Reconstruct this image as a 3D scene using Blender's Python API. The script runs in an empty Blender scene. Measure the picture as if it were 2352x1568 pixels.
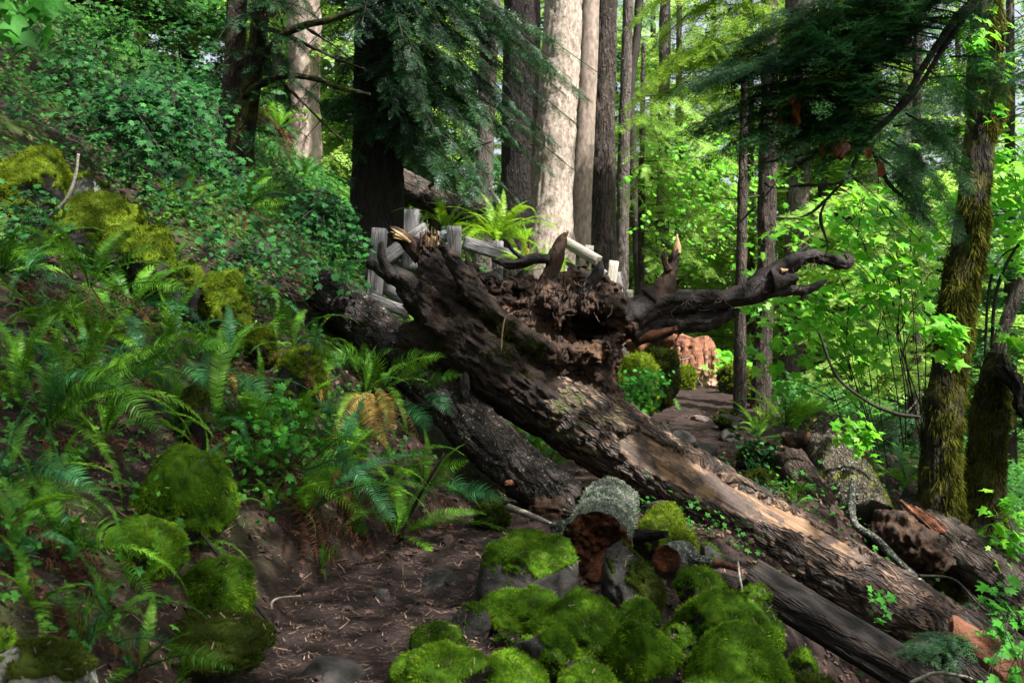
import bpy, math, random
import numpy as np
from mathutils import Vector

rng = np.random.default_rng(11)
random.seed(5)
PI = math.pi
scene = bpy.context.scene
COL = scene.collection

# ------------------------------------------------------------------ camera frame
FPX, CX, CY, CAMZ = 2287.0, 1176.0, 784.0, 1.6      # picture units (2352 wide) -> metres


def P(px, py, d):
    return np.array([(px - CX) / FPX * d, d, CAMZ - (py - CY) / FPX * d])


# enlarged study crops -> picture units
def z1(x, y): return (x / 2.976, y / 2.976)
def z2(x, y): return (771.4 + x / 2.976, y / 2.976)
def z3(x, y): return (1561.6 + x / 2.976, y / 2.976)
def z4(x, y): return (x / 2.976, 517.4 + y / 2.976)
def z5(x, y): return (771.4 + x / 2.976, 470.4 + y / 2.976)
def z6(x, y): return (1561.6 + x / 2.976, 517.4 + y / 2.976)
def z7(x, y): return (x / 2.976, 1041.4 + y / 2.976)
def z8(x, y): return (771.4 + x / 2.976, 1041.4 + y / 2.976)
def z9(x, y): return (1561.6 + x / 2.976, 1041.4 + y / 2.976)


# ------------------------------------------------------------------ numpy noise
def _hash(ix, iy, iz, seed):
    h = (ix.astype(np.int64) * 374761393 + iy.astype(np.int64) * 668265263 + iz.astype(np.int64) * 2147483647 + seed * 974711) & 0xffffffff
    h = ((h ^ (h >> 13)) * 1274126177) & 0xffffffff
    h = ((h ^ (h >> 16)) * 2246822519) & 0xffffffff
    h = h ^ (h >> 15)
    return (h & 0xffffff) / float(0xffffff)


def vnoise(p, freq=1.0, seed=0):
    p = np.asarray(p, float) * freq + 137.31
    i = np.floor(p).astype(np.int64)
    f = p - i
    f = f * f * f * (f * (f * 6 - 15) + 10)
    r = 0
    for dx in (0, 1):
        wx = f[..., 0] if dx else 1 - f[..., 0]
        for dy in (0, 1):
            wy = f[..., 1] if dy else 1 - f[..., 1]
            for dz in (0, 1):
                wz = f[..., 2] if dz else 1 - f[..., 2]
                r = r + wx * wy * wz * _hash(i[..., 0] + dx, i[..., 1] + dy, i[..., 2] + dz, seed)
    return r * 2 - 1


def fbm(p, freq=1.0, octaves=4, seed=0, gain=.5):
    a, s, r = 1.0, 0.0, 0
    for k in range(octaves):
        r = r + a * vnoise(p, freq * 2.03 ** k, seed + 17 * k)
        s += a
        a *= gain
    return r / s


def norm(v):
    v = np.asarray(v, float)
    return v / np.maximum(np.linalg.norm(v, axis=-1, keepdims=True), 1e-9)


def sstep(a, b, x):
    t = np.clip((x - a) / (b - a), 0, 1)
    return t * t * (3 - 2 * t)


# ------------------------------------------------------------------ terrain
TY = np.array([-40, 2.5, 4.5, 6.0, 7.5, 9.0, 10.0, 12.0, 16.0, 18.5, 24, 40, 140.])
TX = np.array([-3, -.9, -.78, -.78, -.15, .75, 1.25, 2.2, 2.98, 3.3, 3.6, 4.5, 8.])
TZ = np.array([-1.5, -.1, .0, .12, .17, .22, .26, .36, .75, .82, .75, .2, -3.])


def trail_x(y): return np.interp(y, TY, TX)
def trail_z(y): return np.interp(y, TY, TZ)


def H(x, y):
    x = np.asarray(x, float); y = np.asarray(y, float)
    c = x - trail_x(y); zt = trail_z(y)
    hw = np.interp(y, [3, 5, 7, 9, 12, 20], [.55, .5, .5, .7, .95, .95])
    dl = np.maximum(-c - hw, 0); dr = np.maximum(c - hw, 0)
    left = .66 * dl + .42 * (1 - np.exp(-dl / .35)) * np.exp(-dl / 2.5) * np.interp(y, [6.5, 9], [1, .3])
    left = np.where(dl > 26, .66 * 26 + (dl - 26) * .25, left)
    st = np.interp(y, [8.5, 11], [1.1, 1.5]); sl_ = np.interp(y, [8.5, 11], [.74, .48])
    right = -.10 * np.minimum(dr, st) - sl_ * np.clip(dr - st, 0, 14) - .12 * np.maximum(dr - 15.5, 0)
    n3 = np.stack([x, y, np.zeros_like(x)], -1)
    off = np.maximum(dl, dr)
    bump = .16 * fbm(n3, .55, 3, 3) * sstep(0, 1.2, off) + .05 * fbm(n3, 2.3, 3, 9) * sstep(-.0, .5, off) + .02 * fbm(n3, 3.0, 3, 21)
    return zt + left + right + bump


def h1(x, y): return float(H(np.array([x]), np.array([y]))[0])


def hit(px, py, lo=3.0, hi=60.0):
    d = np.arange(lo, hi, .02)
    x = (px - CX) / FPX * d; z = CAMZ - (py - CY) / FPX * d
    k = np.argmax(z < H(x, d))
    return float(d[k]) if k > 0 else (lo if z[0] < h1(x[0], d[0]) else hi)


# ------------------------------------------------------------------ object helpers
OFF = {}


def thing(name, label, cat, loc, group=None):
    o = bpy.data.objects.new(name, None)
    COL.objects.link(o)
    o.empty_display_size = .2
    o.location = [float(v) for v in loc]
    o['label'] = label; o['category'] = cat
    if group: o['group'] = group
    OFF[o.name] = np.array(loc, float)
    return o


def tag(o, label=None, cat=None, group=None, kind=None):
    if label: o['label'] = label
    if cat: o['category'] = cat
    if group: o['group'] = group
    if kind: o['kind'] = kind
    return o


def make_mesh(name, V, Q=None, T=None, mats=None, midx=None, smooth=True, rest=None, tint=None):
    V = np.asarray(V, np.float32)
    parts, tot = [], []
    if Q is not None and len(Q):
        Q = np.asarray(Q, np.int32); parts.append(Q.ravel()); tot.append(np.full(len(Q), 4, np.int32))
    if T is not None and len(T):
        T = np.asarray(T, np.int32); parts.append(T.ravel()); tot.append(np.full(len(T), 3, np.int32))
    loops = np.concatenate(parts); tot = np.concatenate(tot)
    me = bpy.data.meshes.new(name)
    me.vertices.add(len(V)); me.vertices.foreach_set('co', V.ravel())
    me.loops.add(len(loops)); me.loops.foreach_set('vertex_index', loops)
    me.polygons.add(len(tot))
    start = np.zeros(len(tot), np.int32); start[1:] = np.cumsum(tot)[:-1]
    me.polygons.foreach_set('loop_start', start)
    me.polygons.foreach_set('loop_total', tot)
    me.polygons.foreach_set('use_smooth', np.full(len(tot), bool(smooth)))
    if mats is not None:
        for m in (mats if isinstance(mats, (list, tuple)) else [mats]): me.materials.append(m)
    if midx is not None: me.polygons.foreach_set('material_index', np.asarray(midx, np.int32))
    if rest is not None:
        a = me.attributes.new('rest', 'FLOAT_VECTOR', 'POINT'); a.data.foreach_set('vector', np.asarray(rest, np.float32).ravel())
    if tint is not None:
        a = me.attributes.new('tint', 'FLOAT', 'POINT'); a.data.foreach_set('value', np.asarray(tint, np.float32))
    me.update(calc_edges=True)
    return me


def obj(name, g, mats, parent=None, smooth=True, loc=None):
    """g: dict V,Q,T,rest,tint,midx in world metres -> one linked mesh object"""
    V = np.asarray(g['V'], float)
    if parent is not None: off = OFF[parent.name]
    else: off = np.array(loc if loc is not None else [V[:, 0].mean(), V[:, 1].mean(), V[:, 2].min()], float)
    me = make_mesh(name, V - off, g.get('Q'), g.get('T'), mats, g.get('midx'), smooth, g.get('rest'), g.get('tint'))
    o = bpy.data.objects.new(name, me)
    COL.objects.link(o)
    if parent is not None: o.parent = parent
    else: o.location = off
    OFF[o.name] = off
    return o


def dup(root, loc, rotz, scale, label=None, group=None):
    r = root.copy(); COL.objects.link(r)
    r.location = loc; r.rotation_euler = (0, 0, rotz); r.scale = (scale,) * 3
    if label: r['label'] = label
    if group: r['group'] = group
    for ch in list(root.children):
        c = ch.copy(); COL.objects.link(c); c.parent = r
        for gch in ch.children:
            d = gch.copy(); COL.objects.link(d); d.parent = c
    return r


def join(gs):
    V, Q, T, R, TI, MQ, MT = [], [], [], [], [], [], []
    n = 0
    hasr = any(g.get('rest') is not None for g in gs); hast = any(g.get('tint') is not None for g in gs)
    for g in gs:
        m = len(g['V']); V.append(g['V'])
        mi = g.get('mi', 0)
        if g.get('Q') is not None and len(g['Q']): Q.append(np.asarray(g['Q']) + n); MQ.append(np.full(len(g['Q']), mi))
        if g.get('T') is not None and len(g['T']): T.append(np.asarray(g['T']) + n); MT.append(np.full(len(g['T']), mi))
        if hasr: R.append(g['rest'] if g.get('rest') is not None else g['V'])
        if hast: TI.append(g['tint'] if g.get('tint') is not None else np.full(m, .5))
        n += m
    return dict(V=np.concatenate(V), Q=np.concatenate(Q) if Q else None, T=np.concatenate(T) if T else None,
                rest=np.concatenate(R) if hasr else None, tint=np.concatenate(TI) if hast else None,
                midx=np.concatenate(MQ + MT))


# ------------------------------------------------------------------ geometry generators
def spline(pts, n, extra=None):
    pts = np.asarray(pts, float)
    m = len(pts)
    if m == 2:
        t = np.linspace(0, 1, n)[:, None]
        return pts[0] * (1 - t) + pts[1] * t
    e = np.vstack([2 * pts[0] - pts[1], pts, 2 * pts[-1] - pts[-2]])
    u = np.linspace(0, m - 1 - 1e-9, n); k = u.astype(int); f = (u - k)[:, None]
    a, b, c, d = e[k], e[k + 1], e[k + 2], e[k + 3]
    return .5 * (2 * b + (c - a) * f + (2 * a - 5 * b + 4 * c - d) * f ** 2 + (3 * b - a - 3 * c + d) * f ** 3)


def frames(path):
    t = norm(np.gradient(path, axis=0))
    n = np.zeros_like(path)
    ref = np.array([0, 0, 1.]) if abs(t[0][2]) < .9 else np.array([0, 1., 0])
    v = norm(ref - t[0] * (ref @ t[0]))
    for i in range(len(path)):
        v = norm(v - t[i] * (v @ t[i])); n[i] = v
    return t, n, np.cross(t, n)


def tube(pts, rad, nseg=24, n=None, rough=None, prof=None, jag=(0, 0), seed=0, capin=(0, 0), tintf=None):
    """swept tube: pts control points, rad control radii, rough(rest,theta,s)->radial add (m), prof = unit profile (k,2)"""
    pts = np.asarray(pts, float)
    L = np.linalg.norm(np.diff(pts, axis=0), axis=1).sum()
    rad = np.atleast_1d(np.asarray(rad, float))
    if n is None: n = max(4, int(L / .05))
    path = spline(pts, n)
    r = np.interp(np.linspace(0, 1, n), np.linspace(0, 1, len(rad)), rad)
    t, nn, bb = frames(path)
    s = np.concatenate([[0], np.cumsum(np.linalg.norm(np.diff(path, axis=0), axis=1))])
    if prof is None:
        th = np.linspace(0, 2 * PI, nseg, endpoint=False); c2 = np.stack([np.cos(th), np.sin(th)], -1)
    else:
        c2 = np.asarray(prof, float); nseg = len(c2); th = np.arctan2(c2[:, 1], c2[:, 0])
    R = r[:, None] * np.ones((1, nseg))
    rm = r.mean()
    rest = np.stack([c2[None, :, 0] * R, c2[None, :, 1] * R, s[:, None] * np.ones((1, nseg))], -1) + seed * 3.7
    if rough is not None: R = R + rough(rest, th[None, :] * np.ones((n, 1)), s[:, None] * np.ones((1, nseg)))
    V = path[:, None, :] + nn[:, None, :] * (c2[None, :, 0] * R)[..., None] + bb[:, None, :] * (c2[None, :, 1] * R)[..., None]
    for e, k in ((0, 0), (1, n - 1)):
        if jag[e]:
            q = rest[k] * np.array([1, 1, 0]); j = fbm(q, 9 / max(rm, .02) * .12, 3, seed + 5 + e) * jag[e] * 1.6
            w = np.exp(-np.abs(s - s[k]) / max(jag[e] * .8, .01))[:, None]
            V = V + (t[k] * (1 if e else -1))[None, None, :] * (j[None, :] * w)[..., None]
    i = np.arange(n - 1)[:, None] * nseg; j = np.arange(nseg)[None, :]; j2 = (j + 1) % nseg
    Q = np.stack([i + j, i + j2, i + nseg + j2, i + nseg + j], -1).reshape(-1, 4)
    V = V.reshape(-1, 3); rest = rest.reshape(-1, 3)
    T = []
    for e, k in ((0, 0), (1, n - 1)):
        base = k * nseg; rings = 14 if capin[e] > .09 else 4
        ring = np.arange(nseg) + base
        ctr = V[ring].mean(0) - t[k] * (1 if e else -1) * capin[e]
        prev = ring
        for q in range(1, rings):
            f = q / rings
            nv = V[ring] * (1 - f) + ctr * f
            if capin[e]: nv = nv + t[k] * (fbm(nv, 14, 3, seed + 31) + .6 * fbm(nv, 45, 2, seed + 3))[:, None] * capin[e] * .6
            ids = np.arange(nseg) + len(V)
            V = np.vstack([V, nv]); rest = np.vstack([rest, rest[ring] * np.array([1 - f, 1 - f, 1])])
            a = np.stack([prev, np.roll(prev, -1), np.roll(ids, -1), ids], -1)
            Q = np.vstack([Q, a if e else a[:, ::-1]]); prev = ids
        V = np.vstack([V, ctr]); rest = np.vstack([rest, rest[ring].mean(0)]); c = len(V) - 1
        a = np.stack([prev, np.roll(prev, -1), np.full(nseg, c)], -1)
        T.append(a if e else a[:, ::-1])
    ti = None
    if tintf is not None: ti = tintf(V, rest)
    return dict(V=V, Q=Q, T=np.concatenate(T), rest=rest, tint=ti)


def bark_rough(amp, freq=9, stretch=.22, seed=0, lump=.0):
    """flat bark plates parted by narrow cracks"""
    def f(rest, th, s):
        w = .035 * np.stack([vnoise(rest, 6, seed + 21), vnoise(rest, 6, seed + 22), 2.5 * vnoise(rest, 4, seed + 23)], -1)
        q = (rest + w) * np.array([1, 1, stretch * 1.5])
        a = np.exp(-(vnoise(q, freq * .9, seed) / .13) ** 2); b = np.exp(-(vnoise(q, freq * 1.9, seed + 3) / .16) ** 2); e = fbm(rest * np.array([1, 1, .5]), freq * 3, 3, seed + 6)
        return amp * (.45 - .75 * np.maximum(a, .6 * b) + .35 * e) + lump * fbm(rest, 2.2, 2, seed + 8)
    return f


def rect_prof(w, h, ch=.06, k=2):
    """chamfered rectangle with a few points per side, unit radius=1 -> metres"""
    x, y = w / 2, h / 2; c = ch * min(w, h)
    cor = [(x - c, -y), (x, -y + c), (x, y - c), (x - c, y), (-x + c, y), (-x, y - c), (-x, -y + c), (-x + c, -y)]
    out = []
    for a in range(8):
        p, q = np.array(cor[a]), np.array(cor[(a + 1) % 8])
        m = k if a % 2 == 1 else 1
        for i in range(m): out.append(p + (q - p) * i / m)
    return np.array(out)


def beam(p0, p1, w, h, seed=0, up=None):
    return tube([p0, p1], [1, 1], prof=rect_prof(w, h), n=max(6, int(np.linalg.norm(np.array(p1) - p0) / .06)), seed=seed,
                rough=lambda rest, th, s: .012 * fbm(rest, 3, 2, seed) + .006 * fbm(rest * np.array([1, 1, .2]), 30, 2, seed), jag=(.012, .012))


_cs = {}


def cube_sphere(n):
    if n in _cs: return _cs[n]
    u = np.tan(np.linspace(-PI / 4, PI / 4, n + 1)); key = {}; V = []; Q = []
    for ax in range(3):
        for sg in (-1, 1):
            idx = np.zeros((n + 1, n + 1), int)
            for i in range(n + 1):
                for j in range(n + 1):
                    p = [0, 0, 0]; p[ax] = sg; p[(ax + 1) % 3] = u[i]; p[(ax + 2) % 3] = u[j]
                    k = (round(p[0], 5), round(p[1], 5), round(p[2], 5))
                    if k not in key: key[k] = len(V); V.append(p)
                    idx[i, j] = key[k]
            a, b, c, d = idx[:-1, :-1], idx[1:, :-1], idx[1:, 1:], idx[:-1, 1:]
            q = np.stack([a, b, c, d], -1).reshape(-1, 4)
            Q.append(q if sg > 0 else q[:, ::-1])
    V = norm(np.array(V)); _cs[n] = (V, np.concatenate(Q))
    return _cs[n]


def vnormals(V, Q):
    fn = np.cross(V[Q[:, 2]] - V[Q[:, 0]], V[Q[:, 3]] - V[Q[:, 1]])
    N = np.zeros_like(V)
    for k in range(4): np.add.at(N, Q[:, k], fn)
    return norm(N)


def fuzz(V, Q, mask, density, length, width, hang=.15, seed=0, tintb=.5, spread=.9):
    """tufts of tiny blades over a quad mesh where mask (per vertex) is high"""
    r = np.random.default_rng(seed)
    fn = np.cross(V[Q[:, 2]] - V[Q[:, 0]], V[Q[:, 3]] - V[Q[:, 1]])
    area = .5 * np.linalg.norm(fn, axis=1); fn = norm(fn)
    fm = mask[Q].mean(1)
    w = area * np.clip(fm, 0, 1)
    tot = w.sum(); n = int(tot * density)
    if n < 3: return None
    f = r.choice(len(Q), n, p=w / tot)
    a, b = r.random((2, n, 1))
    p = (V[Q[f, 0]] * (1 - a) + V[Q[f, 1]] * a) * (1 - b) + (V[Q[f, 3]] * (1 - a) + V[Q[f, 2]] * a) * b
    nn = fn[f]
    clump = fbm(p, 15, 3, seed + 1) * 1.5
    d = norm(nn + r.normal(0, spread * .5, (n, 3)) + np.array([0, 0, -hang]))
    L = length * (.55 + .7 * r.random(n)) * np.clip(1 + 1.0 * clump, .25, 2)
    side = norm(np.cross(d, r.normal(0, 1, (n, 3)))) * width * (.6 + .6 * r.random((n, 1)))
    tip = p + d * L[:, None] + np.array([0, 0, -1]) * (hang * L * .6)[:, None]
    p = p - nn * .004
    VV = np.stack([p - side / 2, p + side / 2, tip], 1).reshape(-1, 3)
    T = np.arange(3 * n).reshape(-1, 3)
    ti = np.clip(tintb + .35 * clump + .25 * r.normal(0, 1, n) * .6, 0, 1)
    ti = np.stack([ti - .18, ti - .18, ti + .12], 1).ravel()
    return dict(V=VV, T=T, tint=np.clip(ti, 0, 1))


def place(tV, tT, org, X, Z, sc, tint=None, tT4=None):
    """copies of a small template: X = its axis, Z = its normal"""
    X = norm(X); Y = norm(np.cross(Z, X)); Z = np.cross(X, Y)
    n, m = len(org), len(tV)
    sc = np.asarray(sc, float).reshape(-1, 1, 1)
    V = org[:, None, :] + sc * (tV[None, :, 0:1] * X[:, None, :] + tV[None, :, 1:2] * Y[:, None, :] + tV[None, :, 2:3] * Z[:, None, :])
    T = (np.asarray(tT)[None] + (np.arange(n) * m)[:, None, None]).reshape(-1, 3)
    return dict(V=V.reshape(-1, 3), T=T, tint=None if tint is None else np.repeat(tint, m))


def lobed_leaf(lobes, depth, fold=.12, teeth=0):
    """leaf of unit width: stalk end at origin, lies along +x, gently folded"""
    pts = []
    for k in range(lobes):
        a = -PI * .80 + 2 * PI * .80 * k / (lobes - 1)
        L = .62 - .20 * abs(a) / (PI * .8)
        pts.append((a, L))
        if k < lobes - 1:
            am = a + 2 * PI * .80 / (lobes - 1) / 2
            pts.append((am, (L) * (1 - depth)))
    c = np.array([.36, 0])
    V = [[.36, 0, 0.0]]
    for a, L in pts:
        x, y = c[0] + L * math.cos(a), c[1] + L * math.sin(a)
        V.append([x, y, -fold * (y * y) * 1.6 - fold * .9 * (x - .36) ** 2])
    V.append([0, .0, .0])
    n = len(V)
    T = [[0, k, k + 1] for k in range(1, n - 1)] + [[0, n - 1, 1]]
    return np.array(V), np.array(T)


LEAF7 = lobed_leaf(7, .44, .16)
LEAF5 = lobed_leaf(5, .5, .18)
LEAF3 = (np.array([[0, 0, 0], [.35, .28, -.03], [1, 0, -.10], [.35, -.28, -.03], [.45, 0, .02]]), np.array([[0, 4, 1], [1, 4, 2], [2, 4, 3], [3, 4, 0]]))


def frond_geo(path, width, pairs=None, r=None, up=None, dead=False, sway=0.):
    """fern frond along path (n,3): rachis with two rows of narrow leaflets"""
    r = r or np.random.default_rng(1)
    L = np.linalg.norm(np.diff(path, axis=0), axis=1).sum()
    pairs = pairs or int(max(20, L / .0165))
    k = np.linspace(.10, .995, pairs)
    idx = k * (len(path) - 1); i0 = np.clip(idx.astype(int), 0, len(path) - 2); f = (idx - i0)[:, None]
    pos = path[i0] * (1 - f) + path[i0 + 1] * f
    tan = norm(np.gradient(path, axis=0)); tg = norm(tan[i0] * (1 - f) + tan[i0 + 1] * f)
    up = np.array([0, 0, 1.]) if up is None else np.asarray(up, float)
    nz = norm(up - tg * (tg @ up)[:, None]); sd = np.cross(nz, tg)
    prof = np.minimum(1, .35 + 2.2 * (k - .1)) * np.clip((1 - k) / .55, 0, 1) ** .75 + .03
    gs = []
    for sgn in (-1, 1):
        pl = width * prof * (.9 + .2 * r.random(pairs))
        dirv = norm(sd * sgn + tg * (.25 + .35 * k[:, None]) + nz * (.18 + .12 * r.normal(0, 1, (pairs, 1))))
        wv = norm(tg + nz * r.normal(0, .25, (pairs, 1)) + nz * .25)
        w = np.minimum(pl * .16, .62 * L * .89 / pairs)[:, None]
        if dead: dirv = norm(dirv + r.normal(0, .35, (pairs, 3)) - nz * .4); w = w * .7
        droop = -nz * pl[:, None]
        b = pos
        m = b + dirv * pl[:, None] * .45 + droop * .02
        t = b + dirv * pl[:, None] + droop * (.20 if not dead else .5) + tg * (pl * .12)[:, None]
        VV = np.stack([b - wv * w * .55, b + wv * w * .55, m + wv * w * .62, m - wv * w * .62, t], 1)
        n = len(VV); q = np.arange(n)[:, None] * 5
        tt = np.repeat(np.clip(.5 + .18 * r.normal(0, 1, n), 0, 1), 5)
        gs.append(dict(V=VV.reshape(-1, 3), Q=(q + np.array([[0, 1, 2, 3]])), T=(q + np.array([[3, 2, 4]])), tint=tt))
    rc = tube(path[::max(1, len(path) // 14)], np.linspace(.0045, .0012, 5), nseg=4, n=16)
    rc.pop('rest'); rc['tint'] = np.full(len(rc['V']), .05); rc['rest'] = None
    gs.append(rc)
    return join(gs)


# hemlock sprig templates: axis +x, flat in xy, unit length
def sprig(pairs, needles, nl, nw, seed=0, sub=.34):
    r = np.random.default_rng(seed); tri = []
    def row(o, dx, L, nn, sc=1.0):
        perp = np.array([-dx[1], dx[0], 0])
        for q in range(nn):
            u = (q + .5) / nn
            c = o + dx * L * u + np.array([0, 0, -.10 * L * u * u])
            for s in (-1, 1):
                d = norm(perp * s + dx * .45 + np.array([0, 0, r.normal(.1, .35)]))
                ln = nl * (.7 + .5 * r.random()) * sc * (1 - .4 * u); w = dx * nw * .5
                tri.append([c - w, c + w, c + d * ln])
    row(np.zeros(3), np.array([1., 0, 0]), 1.0, needles * 2, 1)
    for k in range(pairs):
        u = (k + .7) / (pairs + .5)
        for s in (-1, 1):
            a = s * (1.05 - .35 * u) + r.normal(0, .12); L = sub * (1 - u) ** .7 * (.75 + .5 * r.random()) + .05
            z0 = r.normal(0, .02)
            row(np.array([u, 0, -.10 * u * u + z0]), np.array([math.cos(a), math.sin(a), 0]), L, max(2, int(needles * L / sub)))
    V = np.array(tri).reshape(-1, 3)
    return V, np.arange(len(V)).reshape(-1, 3)


SPRIG_HI = sprig(12, 10, .062, .020, 1)
SPRIG_MID = sprig(9, 6, .085, .034, 2)
SPRIG_LO = sprig(6, 3, .15, .085, 3)


def bough(p0, p1, droop, width, tmpl, r, pitch=.06, limb_r=.02, tipdrop=.0, mid=None, limb_mi=1, tb=.5, start=.12):
    """one conifer bough: limb + flat sprays of needles; returns list of geometry"""
    p0, p1 = np.asarray(p0, float), np.asarray(p1, float)
    L = np.linalg.norm(p1 - p0)
    m = (p0 + p1) / 2 + np.array([0, 0, droop]) if mid is None else np.asarray(mid, float)
    path = spline([p0, m, p1 + np.array([0, 0, -tipdrop])], 24)
    n = max(6, int(L / pitch))
    u = np.sort(start + (1 - start) * r.random(n)); idx = u * 23; i0 = np.minimum(idx.astype(int), 22); f = (idx - i0)[:, None]
    pos = path[i0] * (1 - f) + path[i0 + 1] * f
    tan = norm(np.gradient(path, axis=0)); tg = norm(tan[i0])
    side = norm(np.cross(tg, [0, 0, 1.])) * np.where(np.arange(n) % 2, 1, -1)[:, None]
    a = (1.0 - .45 * u + .15 * r.normal(0, 1, n))[:, None]
    X = norm(tg * np.cos(a) + side * np.sin(a) + np.array([0, 0, -.22]) + r.normal(0, .13, (n, 3)))
    sc = width * ((1 - u) ** .55 * np.minimum(1, .55 + u * 1.6) + .16) * (.7 + .6 * r.random(n))
    Z = norm(np.array([0, 0, 1.]) + r.normal(0, .28, (n, 3)))
    tint = np.clip(tb + .22 * r.normal(0, 1, n), 0, 1)
    g = place(tmpl[0], tmpl[1], pos, X, Z, sc, tint); g['mi'] = 0
    lb = tube(path, [limb_r, limb_r * .6, limb_r * .2], nseg=6, n=16, rough=lambda re, th, s: limb_r * .3 * fbm(re, 25, 2))
    lb['mi'] = limb_mi; lb['tint'] = np.full(len(lb['V']), .3)
    return [g, lb]


# ------------------------------------------------------------------ signed distance bodies
def round_cone(p, a, b, ra, rb):
    ba = b - a; h = np.clip(((p - a) @ ba) / (ba @ ba), 0, 1)
    return np.linalg.norm(p - a - h[:, None] * ba, axis=1) - (ra + (rb - ra) * h)


def smin(a, b, k):
    h = np.clip(.5 + .5 * (b - a) / k, 0, 1)
    return b * (1 - h) + a * h - k * h * (1 - h)


def surface_nets(f, org, h):
    s = f < 0
    nx, ny, nz = f.shape
    cnt = np.zeros((nx - 1, ny - 1, nz - 1), int)
    for a in (0, 1):
        for b in (0, 1):
            for c in (0, 1): cnt += s[a:nx - 1 + a, b:ny - 1 + b, c:nz - 1 + c]
    act = (cnt > 0) & (cnt < 8)
    ids = -np.ones(act.shape, int); I, J, K = np.nonzero(act); ids[I, J, K] = np.arange(len(I))
    acc = np.zeros((len(I), 3)); num = np.zeros(len(I))
    cs = [(a, b, c) for a in (0, 1) for b in (0, 1) for c in (0, 1)]
    for u in cs:
        for ax in range(3):
            if u[ax]: continue
            v = list(u); v[ax] = 1
            fa = f[I + u[0], J + u[1], K + u[2]]; fb = f[I + v[0], J + v[1], K + v[2]]
            x = (fa < 0) != (fb < 0); t = np.where(x, fa / np.where(fa - fb == 0, 1, fa - fb), 0)
            p = np.tile(np.array(u, float), (len(I), 1)); p[:, ax] += t
            acc[x] += p[x]; num += x
    V = org + h * (np.stack([I, J, K], -1) + acc / num[:, None])
    Qs = []
    for ax in range(3):
        b, c = (ax + 1) % 3, (ax + 2) % 3
        sl0 = [slice(1, -1)] * 3; sl1 = [slice(1, -1)] * 3
        sl0[ax] = slice(0, -1); sl1[ax] = slice(1, None)
        A, B = s[tuple(sl0)], s[tuple(sl1)]
        e = np.nonzero(A != B); e = np.stack(e, -1)
        off = np.ones(3, int); off[ax] = 0; e = e + off
        inside = s[e[:, 0], e[:, 1], e[:, 2]]
        def cell(db, dc):
            q = e.copy(); q[:, b] += db; q[:, c] += dc
            return ids[q[:, 0], q[:, 1], q[:, 2]]
        q = np.stack([cell(-1, -1), cell(0, -1), cell(0, 0), cell(-1, 0)], -1)
        q[~inside] = q[~inside][:, ::-1]
        Qs.append(q)
    Q = np.concatenate(Qs); Q = Q[(Q >= 0).all(1)]
    return V, Q


def sdf_body(cones, cuts, h, k=.08, noise=None, pad=.12):
    pts = np.array([c[0] for c in cones] + [c[1] for c in cones]); rr = max(max(c[2], c[3]) for c in cones)
    lo = pts.min(0) - rr - pad; hi = pts.max(0) + rr + pad
    n = np.ceil((hi - lo) / h).astype(int)
    g = np.stack(np.meshgrid(*[lo[i] + h * np.arange(n[i]) for i in range(3)], indexing='ij'), -1).reshape(-1, 3)
    f = np.full(len(g), 9.)
    for a, b, ra, rb in cones:
        a = np.asarray(a, float); b = np.asarray(b, float)
        m = max(ra, rb) + .3
        sel = np.all((g > np.minimum(a, b) - m) & (g < np.maximum(a, b) + m), axis=1)
        f[sel] = smin(f[sel], round_cone(g[sel], a, b, ra, rb), k)
    for c, rad, kk in cuts:
        c = np.asarray(c, float); rad = np.asarray(rad, float)
        q = np.linalg.norm((g - c) / rad, axis=1); e = (q - 1) * rad.min()
        f = -smin(-f, e, kk)
    if noise is not None:
        near = np.abs(f) < .2
        f[near] = f[near] + noise(g[near])
    return surface_nets(f.reshape(n), lo, h)


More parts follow.
